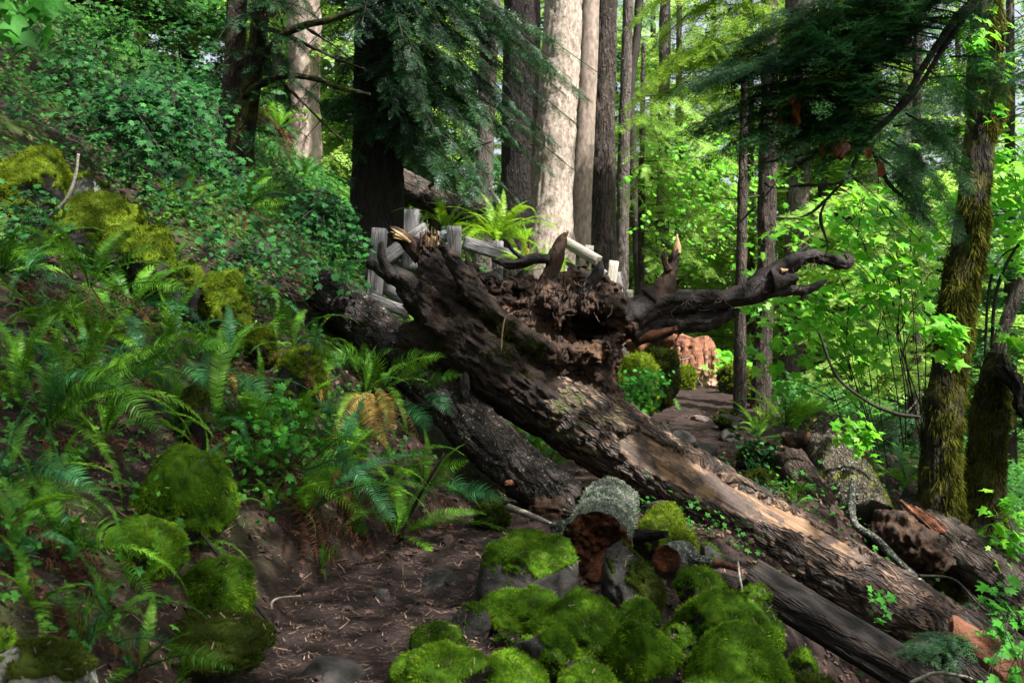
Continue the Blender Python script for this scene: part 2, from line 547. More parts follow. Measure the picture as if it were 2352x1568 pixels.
# ------------------------------------------------------------------ materials
class Mat:
    def __init__(s, name):
        s.m = bpy.data.materials.new(name); s.m.use_nodes = True; s.nt = s.m.node_tree
        s.nt.nodes.clear()
        s.out = s.nt.nodes.new('ShaderNodeOutputMaterial')

    def n(s, typ, props=None, **inp):
        nd = s.nt.nodes.new(typ)
        for k, v in (props or {}).items(): setattr(nd, k, v)
        for k, v in inp.items():
            key = int(k[1:]) if k[0] == '_' and k[1:].isdigit() else k.replace('_', ' ')
            sk = nd.inputs[key]
            if isinstance(v, bpy.types.NodeSocket): s.nt.links.new(v, sk)
            elif hasattr(sk.default_value, '__len__') and not isinstance(v, (list, tuple)): sk.default_value = [v] * len(sk.default_value)
            else:
                sk.default_value = tuple(v) + (1,) if isinstance(v, (list, tuple)) and len(v) == 3 and len(sk.default_value) == 4 else v
        return nd

    def ramp(s, fac, stops):
        nd = s.n('ShaderNodeValToRGB', Fac=fac); e = nd.color_ramp.elements
        while len(e) < len(stops): e.new(.5)
        for i, (p, c) in enumerate(stops):
            e[i].position = p; e[i].color = (c, c, c, 1) if not isinstance(c, (tuple, list)) else tuple(c) + (1,)
        return nd.outputs[0]

    def mix(s, f, a, b):
        nd = s.n('ShaderNodeMix', {'data_type': 'RGBA'})
        for k, v in ((0, f), (6, a), (7, b)):
            sk = nd.inputs[k]
            if isinstance(v, bpy.types.NodeSocket): s.nt.links.new(v, sk)
            else: sk.default_value = tuple(v) + (1,) if isinstance(v, (tuple, list)) else v
        return nd.outputs[2]

    def math(s, op, a, b=0.):
        nd = s.n('ShaderNodeMath', {'operation': op}, _0=a, _1=b)
        return nd.outputs[0]

    def coord(s, kind, scale=(1, 1, 1)):
        if kind == 'rest': c = s.n('ShaderNodeAttribute', {'attribute_name': 'rest'}).outputs['Vector']
        elif kind == 'world': c = s.n('ShaderNodeNewGeometry').outputs['Position']
        else: c = s.n('ShaderNodeTexCoord').outputs['Object']
        return s.n('ShaderNodeMapping', Vector=c, Scale=scale).outputs[0]

    def noise(s, vec, scale, detail=5, rough=.55, dist=0.):
        return s.n('ShaderNodeTexNoise', Vector=vec, Scale=scale, Detail=detail, Roughness=rough, Distortion=dist).outputs['Fac']

    def bump(s, h, strength=.5, dist=.02, normal=None):
        nd = s.n('ShaderNodeBump', Height=h, Strength=strength, Distance=dist)
        if normal is not None: s.nt.links.new(normal, nd.inputs['Normal'])
        return nd.outputs[0]

    def done(s, color, rough=.8, normal=None, spec=.4, trans=None, tcol=None):
        p = s.n('ShaderNodeBsdfPrincipled', Base_Color=color, Roughness=rough)
        p.inputs['Specular IOR Level'].default_value = spec
        if normal is not None: s.nt.links.new(normal, p.inputs['Normal'])
        o = p.outputs[0]
        if trans:
            t = s.n('ShaderNodeBsdfTranslucent', Color=tcol if tcol is not None else color)
            o = s.n('ShaderNodeMixShader', _0=trans, _1=o, _2=t.outputs[0]).outputs[0]
        s.nt.links.new(o, s.out.inputs[0])
        return s.m


def m_leaf(name, cols, rough=.42, trans=.35, spec=.4, rnd=.5):
    m = Mat(name)
    t = m.n('ShaderNodeAttribute', {'attribute_name': 'tint'}).outputs['Fac']
    if rnd:
        o = m.n('ShaderNodeObjectInfo').outputs['Random']
        t = m.math('ADD', m.math('MULTIPLY', t, 1 - rnd), m.math('MULTIPLY', o, rnd))
    c = m.ramp(t, [(k / (len(cols) - 1), v) for k, v in enumerate(cols)])
    tc = m.mix(.5, c, m.n('ShaderNodeHueSaturation', Color=c, Value=1.7, Hue=.485).outputs[0])
    return m.done(c, rough, spec=spec, trans=trans, tcol=tc)


def m_bark(name, dark, light, freq=14, stretch=.2, bump=.9, moss=0., mosscol=(.07, .08, .012), lichen=0., rough=.85, dist=.03, spec=.3, lich_col=(.30, .33, .25)):
    m = Mat(name)
    v = m.coord('rest', (1, 1, stretch * 1.4)); v1 = m.coord('rest')
    def crack(sc, w, d):
        a = m.noise(v, sc, d, .5, .6)
        return m.ramp(m.math('ABSOLUTE', m.math('SUBTRACT', a, .5)), [(0., 0.), (w, 1.)])
    k1 = crack(freq * .8, .07, 3); k2 = crack(freq * 2.0, .10, 3)
    pl = m.math('MULTIPLY', k1, m.math('ADD', m.math('MULTIPLY', k2, .55), .45))
    fine = m.noise(m.coord('rest', (1, 1, .4)), freq * 5, 7, .7)
    face = m.ramp(m.math('ADD', m.math('MULTIPLY', fine, .6), m.math('MULTIPLY', m.noise(v, freq * .6, 4), .4)), [(.34, tuple(x + (y - x) * .25 for x, y in zip(dark, light))), (.66, light)])
    c = m.mix(pl, dark, face)
    c = m.mix(m.ramp(m.noise(v1, 1.7, 4, .6), [(.38, 0.), (.68, .55)]), c, m.mix(.65, c, dark))
    if lichen:
        l = m.noise(v1, 30, 6, .7); c = m.mix(m.ramp(l, [(.62 - lichen, 0.), (.66 - lichen, .85)]), c, lich_col)
    if moss:
        f = m.ramp(m.noise(v1, 4.2, 7, .65), [(.66 - moss, 0.), (.74 - moss, .95)]); c = m.mix(f, c, m.mix(m.noise(v1, 60, 3), mosscol, tuple(x * 2.2 for x in mosscol)))
    nb = m.bump(m.math('ADD', pl, m.math('MULTIPLY', fine, .6)), bump, dist)
    return m.done(c, rough, nb, spec)


def m_plain(name, dark, light, scale=12, stretch=(1, 1, 1), coord='obj', rough=.85, bump=.6, dist=.01, extra=None, spec=.3, lo=.35, hi=.68):
    m = Mat(name)
    v = m.coord(coord, stretch)
    a = m.noise(v, scale, 9, .65)
    c = m.ramp(a, [(lo, dark), (hi, light)])
    if extra:
        for sc, th, col in extra: c = m.mix(m.ramp(m.noise(m.coord(coord), sc, 6, .7), [(th, 0.), (th + .06, .9)]), c, col)
    f = m.noise(v, scale * 6, 5)
    return m.done(c, rough, m.bump(m.math('ADD', a, m.math('MULTIPLY', f, .3)), bump, dist), spec)


M = {}
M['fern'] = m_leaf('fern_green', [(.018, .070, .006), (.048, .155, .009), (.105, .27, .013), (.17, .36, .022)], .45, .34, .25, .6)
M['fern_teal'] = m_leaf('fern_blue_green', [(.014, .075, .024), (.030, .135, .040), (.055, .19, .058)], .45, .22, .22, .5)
M['fern_sun'] = m_leaf('fern_sunlit_green', [(.10, .24, .008), (.18, .35, .014), (.27, .42, .03)], .45, .35, .3, .5)  # sunlit copy of the fern: sunshine put into brighter greens
M['fern_gold'] = m_leaf('fern_golden', [(.16, .10, .02), (.30, .20, .04), (.36, .27, .09)], .6, .3, .2, .5)
M['fern_dead'] = m_leaf('fern_dead', [(.035, .012, .006), (.085, .032, .014), (.15, .068, .03)], .75, .15, .2, .5)
M['vine'] = m_leaf('vine_maple_leaf', [(.003, .026, .006), (.010, .066, .014), (.028, .14, .027), (.07, .235, .05)], .55, .3, .14, .15)
M['vine_bright'] = m_leaf('vine_maple_bright_leaf', [(.018, .10, .010), (.035, .20, .014), (.07, .29, .022)], .55, .38, .15, .15)
M['maple'] = m_leaf('big_maple_leaf', [(.05, .26, .012), (.11, .42, .016), (.20, .52, .03), (.27, .57, .07)], .45, .5, .25, .15)
M['herb'] = m_leaf('undergrowth_leaf', [(.006, .04, .005), (.020, .11, .010), (.06, .20, .018)], .55, .3, .14, 0)
M['needle_dark'] = m_leaf('hemlock_dark_needle', [(.003, .018, .007), (.010, .050, .015), (.026, .095, .022)], .5, .22, .25, .0)
M['needle_bough'] = m_leaf('hemlock_bough_needle', [(.006, .030, .010), (.018, .075, .020), (.045, .14, .032)], .5, .3, .2, .0)
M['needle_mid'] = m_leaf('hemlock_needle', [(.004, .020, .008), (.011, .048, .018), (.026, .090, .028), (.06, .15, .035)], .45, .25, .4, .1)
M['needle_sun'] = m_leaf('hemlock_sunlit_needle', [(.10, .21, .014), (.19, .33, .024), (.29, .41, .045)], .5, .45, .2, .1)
M['needle_far'] = m_leaf('far_needle', [(.03, .11, .04), (.075, .20, .06), (.14, .30, .08)], .5, .45, .25, .35)  # far greens, this and the next, brightened in place of haze
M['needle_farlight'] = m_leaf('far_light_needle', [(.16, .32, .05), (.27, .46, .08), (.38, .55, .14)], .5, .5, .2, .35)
M['twig'] = m_plain('twig_bark', (.012, .009, .007), (.05, .04, .03), 40, rough=.8)
M['twig_pale'] = m_plain('pale_twig', (.12, .10, .08), (.36, .32, .27), 30, rough=.8)
M['moss'] = m_leaf('moss_green', [(.014, .034, .002), (.045, .105, .004), (.115, .225, .009), (.21, .34, .018)], .8, .25, .1, .12)
M['moss_y'] = m_leaf('moss_yellow_green', [(.018, .038, .003), (.068, .108, .005), (.155, .21, .010), (.27, .34, .022)], .8, .2, .1, .12)
M['moss_d'] = m_leaf('moss_dark', [(.010, .016, .002), (.030, .044, .003), (.075, .10, .007)], .85, .15, .1, .12)
M['moss_brown'] = m_leaf('moss_trunk', [(.008, .009, .002), (.032, .036, .004), (.078, .085, .008), (.16, .155, .014)], .85, .2, .1, .0)
M['rock'] = m_plain('basalt', (.010, .009, .008), (.045, .040, .036), 9, rough=.75, bump=.8, dist=.02, extra=[(26, .66, (.10, .105, .085)), (5, .60, (.03, .036, .006))])
M['rock_lichen'] = m_plain('lichen_rock', (.03, .03, .028), (.13, .125, .115), 10, rough=.8, bump=.8, dist=.02, extra=[(22, .56, (.22, .24, .20)), (9, .60, (.045, .06, .012))])
M['rock_pale'] = m_plain('pale_trail_stone', (.05, .036, .029), (.16, .12, .10), 10, rough=.85)
M['bark_grey'] = m_bark('old_log_bark', (.010, .008, .0075), (.085, .062, .052), 13, .28, 1., lichen=.02)
M['bark_dark'] = m_bark('dark_conifer_bark', (.007, .005, .004), (.042, .029, .022), 12, .16, 1.)
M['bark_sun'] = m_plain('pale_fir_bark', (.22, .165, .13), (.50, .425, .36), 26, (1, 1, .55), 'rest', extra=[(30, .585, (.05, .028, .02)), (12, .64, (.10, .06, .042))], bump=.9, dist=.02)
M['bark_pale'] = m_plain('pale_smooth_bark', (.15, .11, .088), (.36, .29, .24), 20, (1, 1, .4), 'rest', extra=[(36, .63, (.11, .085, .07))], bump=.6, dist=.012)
M['bark_brown'] = m_bark('brown_fir_bark', (.026, .019, .015), (.145, .108, .088), 14, .16, 1.)
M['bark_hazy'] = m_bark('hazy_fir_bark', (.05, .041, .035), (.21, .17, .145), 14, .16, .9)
M['bark_red'] = m_bark('reddish_bark', (.02, .013, .010), (.12, .075, .055), 15, .2, 1., moss=.0)
M['bark_mossy'] = m_bark('mossy_bark', (.006, .005, .003), (.04, .029, .016), 11, .18, 1., moss=.20, mosscol=(.045, .042, .006))
M['bark_lichen'] = m_bark('lichen_bark', (.03, .028, .025), (.16, .15, .14), 16, .5, 1., lichen=.10, lich_col=(.25, .31, .22))
M['bark_mosslog'] = m_bark('moss_streaked_bark', (.03, .022, .016), (.15, .12, .085), 14, .4, 1., moss=.10, mosscol=(.13, .14, .012), lichen=.05)
M['root'] = m_plain('wet_root', (.004, .0024, .002), (.026, .014, .010), 14, rough=.55, bump=1., dist=.03, spec=.35, extra=[(6, .64, (.075, .040, .02)), (30, .66, (.06, .04, .03))])
M['rootplate'] = m_plain('root_plate_wood', (.006, .0034, .0022), (.062, .030, .0155), 9, (1, 1, .55), rough=.75, bump=1., dist=.03, spec=.3, extra=[(2.6, .57, (.10, .050, .024)), (8, .70, (.16, .10, .06)), (6, .76, (.05, .055, .008))])
M['rootflare'] = m_plain('root_flare_bark', (.0038, .0025, .0019), (.044, .0235, .0145), 16, (1, 1, .8), rough=.7, bump=1., dist=.04, spec=.3, extra=[(34, .60, (.004, .003, .0026)), (3, .62, (.07, .038, .024)), (48, .66, (.085, .062, .05)), (5, .72, (.045, .048, .007))])
M['rawwood'] = m_plain('torn_pale_wood', (.20, .12, .05), (.52, .36, .19), 14, (1, 1, 1), rough=.7, bump=.7)
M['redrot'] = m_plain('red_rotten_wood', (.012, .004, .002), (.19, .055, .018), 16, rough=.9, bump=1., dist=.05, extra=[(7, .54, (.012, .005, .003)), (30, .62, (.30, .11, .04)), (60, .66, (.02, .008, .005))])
M['redrot_lit'] = m_plain('sunlit_rotten_wood', (.085, .030, .016), (.36, .16, .095), 8, (1, 1, .25), rough=.9, bump=1., dist=.06, extra=[(2.2, .56, (.46, .33, .25)), (9, .62, (.07, .03, .018))])  # lit copy of the rotten wood: sunlight put into the colour
M['redwood'] = m_plain('red_split_wood', (.05, .017, .009), (.25, .10, .052), 8, rough=.8, bump=1., dist=.03, extra=[(4, .6, (.03, .012, .008)), (24, .64, (.34, .19, .12))])
M['post'] = m_bark('weathered_post', (.10, .094, .094), (.34, .33, .33), 22, .06, .5, rough=.85)
M['post_white'] = m_bark('sunlit_post', (.20, .17, .14), (.50, .45, .38), 22, .06, .4, rough=.85)  # post wood painted paler and warmer to look sunlit
M['litter'] = m_leaf('fallen_leaf', [(.03, .015, .011), (.075, .035, .022), (.13, .072, .045), (.19, .12, .08)], .6, .1, .3, 0)
M['deadleaf'] = m_leaf('dry_maple_leaf', [(.08, .026, .010), (.16, .058, .022), (.22, .09, .035)], .6, .3, .3, .3)


def m_ground():
    m = Mat('forest_floor')
    v = m.coord('world')
    a = m.noise(v, 5, 10, .7); b = m.noise(v, 34, 6, .7)
    c = m.ramp(a, [(.32, (.005, .003, .0024)), (.52, (.016, .0085, .006)), (.72, (.042, .022, .015))])
    c = m.mix(m.ramp(b, [(.5, 0.), (.75, .7)]), c, (.07, .040, .028))
    g = m.ramp(m.noise(v, 1.1, 6, .65), [(.50, 0.), (.60, .8)])
    t = m.n('ShaderNodeAttribute', {'attribute_name': 'tint'}).outputs['Fac']
    c = m.mix(m.math('MULTIPLY', g, t), c, m.mix(b, (.02, .04, .005), (.06, .10, .01)))
    return m.done(c, .85, m.bump(m.math('ADD', a, m.math('MULTIPLY', b, .4)), 1., .03), .25)


def m_trail():
    m = Mat('trail_dirt')
    v = m.coord('world')
    a = m.noise(v, 3.2, 10, .7); b = m.noise(v, 55, 6, .75)
    c = m.ramp(a, [(.3, (.009, .0045, .0038)), (.55, (.026, .0135, .011)), (.75, (.06, .034, .027))])
    c = m.mix(m.ramp(b, [(.52, 0.), (.72, .7)]), c, (.10, .058, .044))
    return m.done(c, .8, m.bump(m.math('ADD', a, m.math('MULTIPLY', b, .6)), 1., .05), .3)


def m_log():
    """bark of the big fallen tree, with the attribute 'tint' marking where bark is gone"""
    m = Mat('fallen_tree_bark')
    v = m.coord('rest', (1, 1, .26)); v1 = m.coord('rest')
    k1 = m.ramp(m.math('ABSOLUTE', m.math('SUBTRACT', m.noise(v, 11, 3, .5, .7), .5)), [(0., 0.), (.07, 1.)])
    k2 = m.ramp(m.math('ABSOLUTE', m.math('SUBTRACT', m.noise(v, 27, 3, .5, .7), .5)), [(0., 0.), (.10, 1.)])
    fine = m.noise(m.coord('rest', (1, 1, .4)), 70, 7, .72)
    h = m.math('ADD', m.math('MULTIPLY', k1, m.math('ADD', m.math('MULTIPLY', k2, .55), .45)), m.math('MULTIPLY', fine, .6))
    c = m.ramp(m.math('MULTIPLY', h, .7), [(.20, (.005, .0037, .0033)), (.62, (.042, .023, .0145)), (.84, (.135, .080, .048)), (.95, (.22, .145, .095))])
    c = m.mix(m.ramp(m.noise(v1, 2.2, 5, .6), [(.45, 0.), (.62, .7)]), c, m.mix(.6, c, (.05, .022, .013)))
    g = m.noise(m.coord('rest', (1, 1, .05)), 34, 8, .7)
    wood = m.ramp(g, [(.28, (.035, .016, .008)), (.46, (.15, .078, .036)), (.74, (.42, .26, .135))])
    t = m.n('ShaderNodeAttribute', {'attribute_name': 'tint'}).outputs['Fac']
    tt = m.ramp(m.math('ADD', t, m.math('MULTIPLY', m.math('SUBTRACT', m.noise(v1, 9, 6), .5), .5)), [(.48, 0.), (.56, 1.)])
    wood = m.mix(m.ramp(m.noise(m.coord('rest', (1, 1, .6)), 5.5, 9, .72), [(.46, 0.), (.52, .95)]), wood, m.ramp(m.noise(v1, 26, 5, .7), [(.35, (.018, .010, .007)), (.7, (.085, .045, .03))]))
    c = m.mix(tt, c, wood)
    mo = m.ramp(m.noise(v1, 6, 6, .65), [(.50, 0.), (.60, .8)])
    pos = m.n('ShaderNodeSeparateXYZ', Vector=v1)
    near = m.ramp(m.math('MULTIPLY', pos.outputs[2], .2), [(.12, 1.), (.30, 0.)])
    c = m.mix(m.math('MULTIPLY', mo, near), c, (.075, .08, .012))
    hh = m.mix(tt, h, m.math('MULTIPLY', g, .5))
    return m.done(c, .62, m.bump(hh, 1., .035), .45)


M['ground'] = m_ground(); M['trail'] = m_trail(); M['log'] = m_log()

# ================================================================== SETTING
def axis(lo, hi, near, step, grow=1.12):
    a = [0.]
    while a[-1] < hi: a.append(a[-1] + max(step, step * (1 + max(0, a[-1] - near) * grow)))
    b = [0.]
    while b[-1] > lo: b.append(b[-1] - max(step, step * (1 + max(0, -b[-1] - near) * grow)))
    return np.array(b[:0:-1] + a)


gx = axis(-150, 150, 6.5, .07, .9); gy = axis(-60, 190, 6.5, .07, .55) + 6.5
X, Y = np.meshgrid(gx, gy, indexing='ij'); Z = H(X, Y)
nx, ny = X.shape
i = (np.arange(nx - 1)[:, None] * ny + np.arange(ny - 1)[None]).ravel()
cx_ = X - trail_x(Y)
ground = obj('hillside', dict(V=np.stack([X, Y, Z], -1).reshape(-1, 3), Q=np.stack([i, i + ny, i + ny + 1, i + 1], -1), tint=(np.clip(-cx_ - .5, 0, 1)).ravel()), M['ground'], loc=(0, 0, 0))
tag(ground, 'dark brown forest floor falling steeply from left to right', kind='structure')

ty = np.arange(1.5, 22, .02); u = np.linspace(-1, 1, 61)
TYY, U = np.meshgrid(ty, u, indexing='ij')
q = np.stack([TYY, np.zeros_like(U), np.sign(U)], -1)
hw = np.interp(TYY, [3, 5, 7, 9, 12, 20], [.62, .56, .55, .75, 1.0, 1.0]) * (1 + .22 * fbm(q, 1.6, 3, 5))
TXX = trail_x(TYY) + U * hw
TZZ = H(TXX, TYY) + .012 - .03 * np.abs(U) ** 6 + .018 * fbm(np.stack([TXX, TYY, U * 0], -1), 5, 3, 2) + .016 * fbm(np.stack([TXX, TYY, U * 0], -1), 16, 3, 4)
i = (np.arange(len(ty) - 1)[:, None] * 61 + np.arange(60)[None]).ravel()
trail = obj('trail', dict(V=np.stack([TXX, TYY, TZZ], -1).reshape(-1, 3), Q=np.stack([i, i + 1, i + 62, i + 61], -1)[:, ::-1]), M['trail'], loc=(0, 0, 0))
tag(trail, 'narrow dirt footpath climbing under the fallen tree', kind='structure')



def zA(x, y): return (846.7 + x / 4.167, 489.2 + y / 4.167)
def zB(x, y): return (1317 + x / 3.546, 489.2 + y / 3.546)
def zC(x, y): return (1034.8 + x / 3.087, 799.6 + y / 3.087)


def px_path(pts, zf=None, d=None):
    """[(x, y, radius_px, depth?)...] -> world points, radii"""
    Ps, R = [], []
    for p in pts:
        x, y = zf(p[0], p[1]) if zf else (p[0], p[1])
        dd = p[3] if len(p) > 3 else d
        Ps.append(P(x, y, dd)); R.append(p[2] / FPX * dd)
    return np.array(Ps), np.array(R)


def lumps(amp, fr, seed=0, rel=None):
    return lambda rest, th, s: amp * fbm(rest, fr, 4, seed)


def knotty(amp, seed=0):
    """gnarled root: lengthwise sinew plus swellings"""
    return lambda rest, th, s: amp * (1.0 * fbm(rest * np.array([1, 1, .25]), 16, 3, seed) + .9 * fbm(rest, 6, 3, seed + 4) + .45 * fbm(rest * np.array([1, 1, .5]), 40, 2, seed + 9) + .55 * fbm(rest * np.array([1, 1, .10]), 60, 2, seed + 19))


# ================================================================== THE FALLEN TREE
ft = thing('fallen_tree', 'huge fallen tree lying across the trail with its dark torn root plate in the air', 'fallen tree', P(1300, 1000, 8.9) - [0, 0, .5])
lp, lr = px_path([(1150, 848, 56, 8.95), (1262, 918, 80, 8.85), (1404, 1008, 85, 8.7), (1700, 1190, 84, 8.3), (1950, 1336, 80, 7.9), (2200, 1480, 76, 7.6), (2440, 1618, 72, 7.3), (2700, 1766, 70, 7.0)])


def log_tint(V, rest):
    th = np.arctan2(rest[..., 1], rest[..., 0]); s = rest[..., 2]
    f = s / 6.2
    n = fbm(rest * np.array([1, 1, .3]), 5, 4, 4)
    a = np.exp(-((th - np.interp(f, [.18, .35, .5, .62], [1.25, 1.0, .55, .35])) / np.interp(f, [.18, .3, .5, .62], [.45, .75, .5, .3])) ** 2) * sstep(.17, .24, f) * sstep(.62, .52, f)
    b = np.exp(-((th - .35) / .4) ** 2) * np.exp(-((f - .74) / .035) ** 2)
    c = np.exp(-((th + .2) / .35) ** 2) * sstep(.22, .3, f) * sstep(.6, .45, f) * .8
    return np.clip(np.maximum(np.maximum(a, b), c) + .55 * n, 0, 1)


def log_rough(rest, th, s):
    t = log_tint(rest, rest)
    q = rest * np.array([1, 1, .16])
    b = 1.1 * bark_rough(1., 11, .2, 2)(rest, th, s) + .1
    w = fbm(rest * np.array([1, 1, .06]), 26, 3, 7) * .010 - .030
    rot = np.minimum(fbm(rest * np.array([1, 1, .5]), 5.5, 4, 12), 0) * .05
    return np.where(t > .5, w + rot, .042 * b) + .02 * fbm(rest, 2.3, 2, 8)


obj('trunk', tube(lp, lr, 110, n=330, rough=log_rough, tintf=log_tint), M['log'], ft)

D0 = 8.85
cones = []


def cone(zf, pts, dd=0.):
    Ps, R = [], []
    for p in pts:
        x, y = zf(p[0], p[1]); d = D0 + dd + (p[3] if len(p) > 3 else 0)
        Ps.append(P(x, y, d)); R.append(p[2] / FPX * d)
    for k in range(len(Ps) - 1): cones.append((Ps[k], Ps[k + 1], R[k], R[k + 1]))


idf = lambda x, y: (x, y)


def grain(p, ang):
    c, sn = math.cos(ang), math.sin(ang)
    return np.stack([p[:, 0] * c + p[:, 2] * sn, p[:, 1], -p[:, 0] * sn + p[:, 2] * c], -1)


def flare_noise(p):
    q = grain(p, 2.55); k = np.array([.22, 1, 1])
    return .028 * fbm(p, 3.6, 3, 1) + .034 * (.3 - np.abs(vnoise(q * k, 11, 5))) + .020 * (.3 - np.abs(vnoise(q * k, 26, 15))) + .018 * fbm(grain(p, 2.45) * np.array([.4, 1, 1]), 34, 3, 8) + .010 * (.3 - np.abs(vnoise(q * k, 55, 25)))


def plate_noise(p):
    return .055 * fbm(p, 5, 3, 1) + .060 * (.3 - np.abs(vnoise(p, 9, 5))) + .040 * (.3 - np.abs(vnoise(p, 21, 15))) + .026 * fbm(p, 38, 3, 8)


# smooth flare: the trunk bends up into the tall broken root
cone(idf, [(1400, 1006, 74), (1330, 962, 82), (1240, 904, 86), (1145, 838, 90), (1066, 768, 78), (1014, 696, 57), (998, 630, 38), (992, 590, 28), (990, 556, 24)])
cone(idf, [(1090, 800, 76), (1010, 790, 58), (955, 775, 40)], .10)
cone(zA, [(700, 760, 50), (520, 790, 44), (420, 720, 34)], .06)
cone(zA, [(715, 330, 11), (800, 430, 15), (905, 600, 20), (1010, 760, 22), (1130, 900, 22), (1330, 1060, 24), (1560, 1230, 24), (1800, 1400, 24)], -.24)
cone(zA, [(560, 820, 26), (620, 1000, 26), (760, 1150, 24)], -.22)
cuts = [(P(*zA(600, 285), D0 - .06), (14 / FPX * D0, .12, 24 / FPX * D0), .02), (P(1045, 800, D0 - .46), (60 / FPX * D0, .15, 44 / FPX * D0), .08), (P(*zA(690, 880), D0 - .36), (22 / FPX * D0, .14, 46 / FPX * D0), .06)]
V, Q = sdf_body(cones, cuts, .0135, .06, flare_noise)
obj('root_flare', dict(V=V, Q=Q), M['rootflare'], ft)
VF, QF = V, Q
# ragged plate with soil and torn wood, hollow at its right
cones = []
cone(zA, [(960, 560, 16), (1010, 640, 24), (1150, 760, 34), (1420, 800, 38), (1700, 800, 40), (1960, 740, 38), (2140, 760, 30), (2300, 820, 32)], .16)
cone(zA, [(1150, 860, 36), (1400, 960, 46), (1650, 960, 46), (1880, 860, 34)], .08)
cone(zA, [(1500, 1080, 42), (1720, 1120, 42), (1800, 1280, 44), (1950, 1400, 36)], .0)
cone(zA, [(1700, 830, 26), (1830, 920, 24), (1840, 1080, 22), (1870, 1240, 16)], -.14)
cone(zB, [(290, 1580, 40), (190, 1400, 46), (215, 1230, 38), (300, 1090, 25), (398, 950, 12)], -.04)
cone(zB, [(-140, 1150, 34), (60, 1160, 28), (250, 1120, 22)], -.18)
cone(zB, [(-60, 1330, 40), (100, 1270, 40)], -.04)
cone(zB, [(60, 740, 26), (230, 760, 26), (350, 800, 30), (430, 880, 32)], .0)
cone(zB, [(330, 840, 32), (470, 900, 32)], .0)
cone(zB, [(-120, 900, 56), (120, 900, 56), (340, 920, 46)], .34)
cone(zA, [(1900, 880, 20), (2100, 860, 20), (2352, 890, 18)], -.14)
for (x, y, x2, y2, r0) in [(1060, 640, 1075, 545, 12), (1240, 720, 1225, 600, 11), (1330, 740, 1370, 640, 13), (1480, 760, 1440, 650, 10), (1570, 760, 1610, 670, 11), (1900, 720, 1980, 610, 15), (2010, 690, 2075, 595, 12), (2240, 780, 2285, 690, 9), (1150, 700, 1120, 610, 9), (1690, 760, 1650, 690, 9)]:
    cone(zA, [(x, y, r0 * 1.7), (x2, y2, r0 * .45)], .14)
cuts = [(P(*zB(140, 930), D0 - .34), (62 / FPX * D0, .38, 42 / FPX * D0), .05), (P(*zB(0, 960), D0 - .30), (38 / FPX * D0, .26, 36 / FPX * D0), .05),
        (P(*zA(1440, 740), D0 - .02), (14 / FPX * D0, .16, 17 / FPX * D0), .03), (P(*zA(1200, 690), D0 - .06), (18 / FPX * D0, .16, 16 / FPX * D0), .04), (P(*zA(1620, 880), D0 - .28), (24 / FPX * D0, .12, 16 / FPX * D0), .04),
        (P(*zA(2200, 730), D0 - .1), (14 / FPX * D0, .12, 9 / FPX * D0), .03), (P(*zA(1890, 1320), D0 - .34), (13 / FPX * D0, .12, 9 / FPX * D0), .02), (P(*zA(1310, 890), D0 - .18), (26 / FPX * D0, .10, 18 / FPX * D0), .04)]
V, Q = sdf_body(cones, cuts, .0125, .055, plate_noise)
obj('root_plate', dict(V=V, Q=Q), M['rootplate'], ft)


def root(pts, zf, dd=0., mat='root', name='root', seg=18, amp=None, seed=0, jag=(0, .03), label=None):
    Ps, R = px_path([(p[0], p[1], p[2], D0 + dd + (p[3] if len(p) > 3 else 0)) for p in pts], zf)
    a = amp if amp is not None else R.mean() * .38
    L = np.linalg.norm(np.diff(Ps, axis=0), axis=1).sum()
    o = obj(name, tube(Ps, R, seg, n=max(14, int(L / .018)), rough=knotty(a, seed), jag=jag, seed=seed, capin=(0, .01)), M[mat], ft)
    if label: o['label'] = label
    return o


r0 = root([(400, 850, 40), (560, 800, 34), (720, 745, 27), (900, 715, 22), (1050, 712, 21), (1250, 705, 23), (1450, 650, 25), (1600, 550, 30), (1700, 470, 25), (1790, 410, 19), (1890, 362, 16), (2000, 352, 14), (2120, 385, 12.5), (2205, 425, 9), (2248, 395, 6.5), (2235, 350, 5), (2200, 322, 4)], zB, -.02, 'root', 'root', 34, seed=1, label='longest root, curling into a hook at its tip')
root([(1610, 560, 26), (1720, 545, 14), (1810, 545, 10)], zB, -.10, 'root', seed=2)
root([(1560, 620, 24), (1680, 640, 14), (1800, 632, 11.5), (1920, 622, 10), (2000, 585, 8), (2066, 545, 4)], zB, -.04, 'root', seed=3)
root([(1890, 625, 8), (1860, 705, 4)], zB, -.04, 'root', seed=4)
root([(1760, 430, 16), (1830, 340, 10), (1905, 268, 4)], zB, .02, 'root', seed=5)
root([(470, 980, 38), (620, 935, 33), (800, 885, 27), (1000, 868, 23), (1150, 850, 19), (1260, 815, 13), (1345, 800, 5)], zB, .05, 'root', seed=6, seg=28)
root([(960, 900, 12), (1020, 940, 9), (1070, 965, 3)], zB, .03, 'root', seed=7)
root([(640, 720, 36), (720, 640, 24), (775, 540, 16.5), (800, 440, 13), (832, 350, 12), (845, 300, 10)], zB, .0, 'rootplate', seed=8, seg=22, jag=(0, .02))
root([(838, 330, 10.5), (846, 265, 8), (848, 180, 1)], zB, -.005, 'rawwood', 'splinter', seed=9, jag=(0, .05), label='pale torn tip of the upright root')
root([(785, 470, 10), (750, 410, 8), (738, 345, 7), (742, 285, 2)], zB, -.02, 'rootplate', seed=10)
root([(1690, 100, 7), (1740, 92, 3)], lambda x, y: zB(x, y + 372), -.14, 'rawwood', 'splinter', seed=11, jag=(0, .02))
root([(520, 1030, 6), (640, 990, 11), (840, 935, 5)], zB, -.06, 'redwood', 'torn_strip', seed=12, amp=.006)
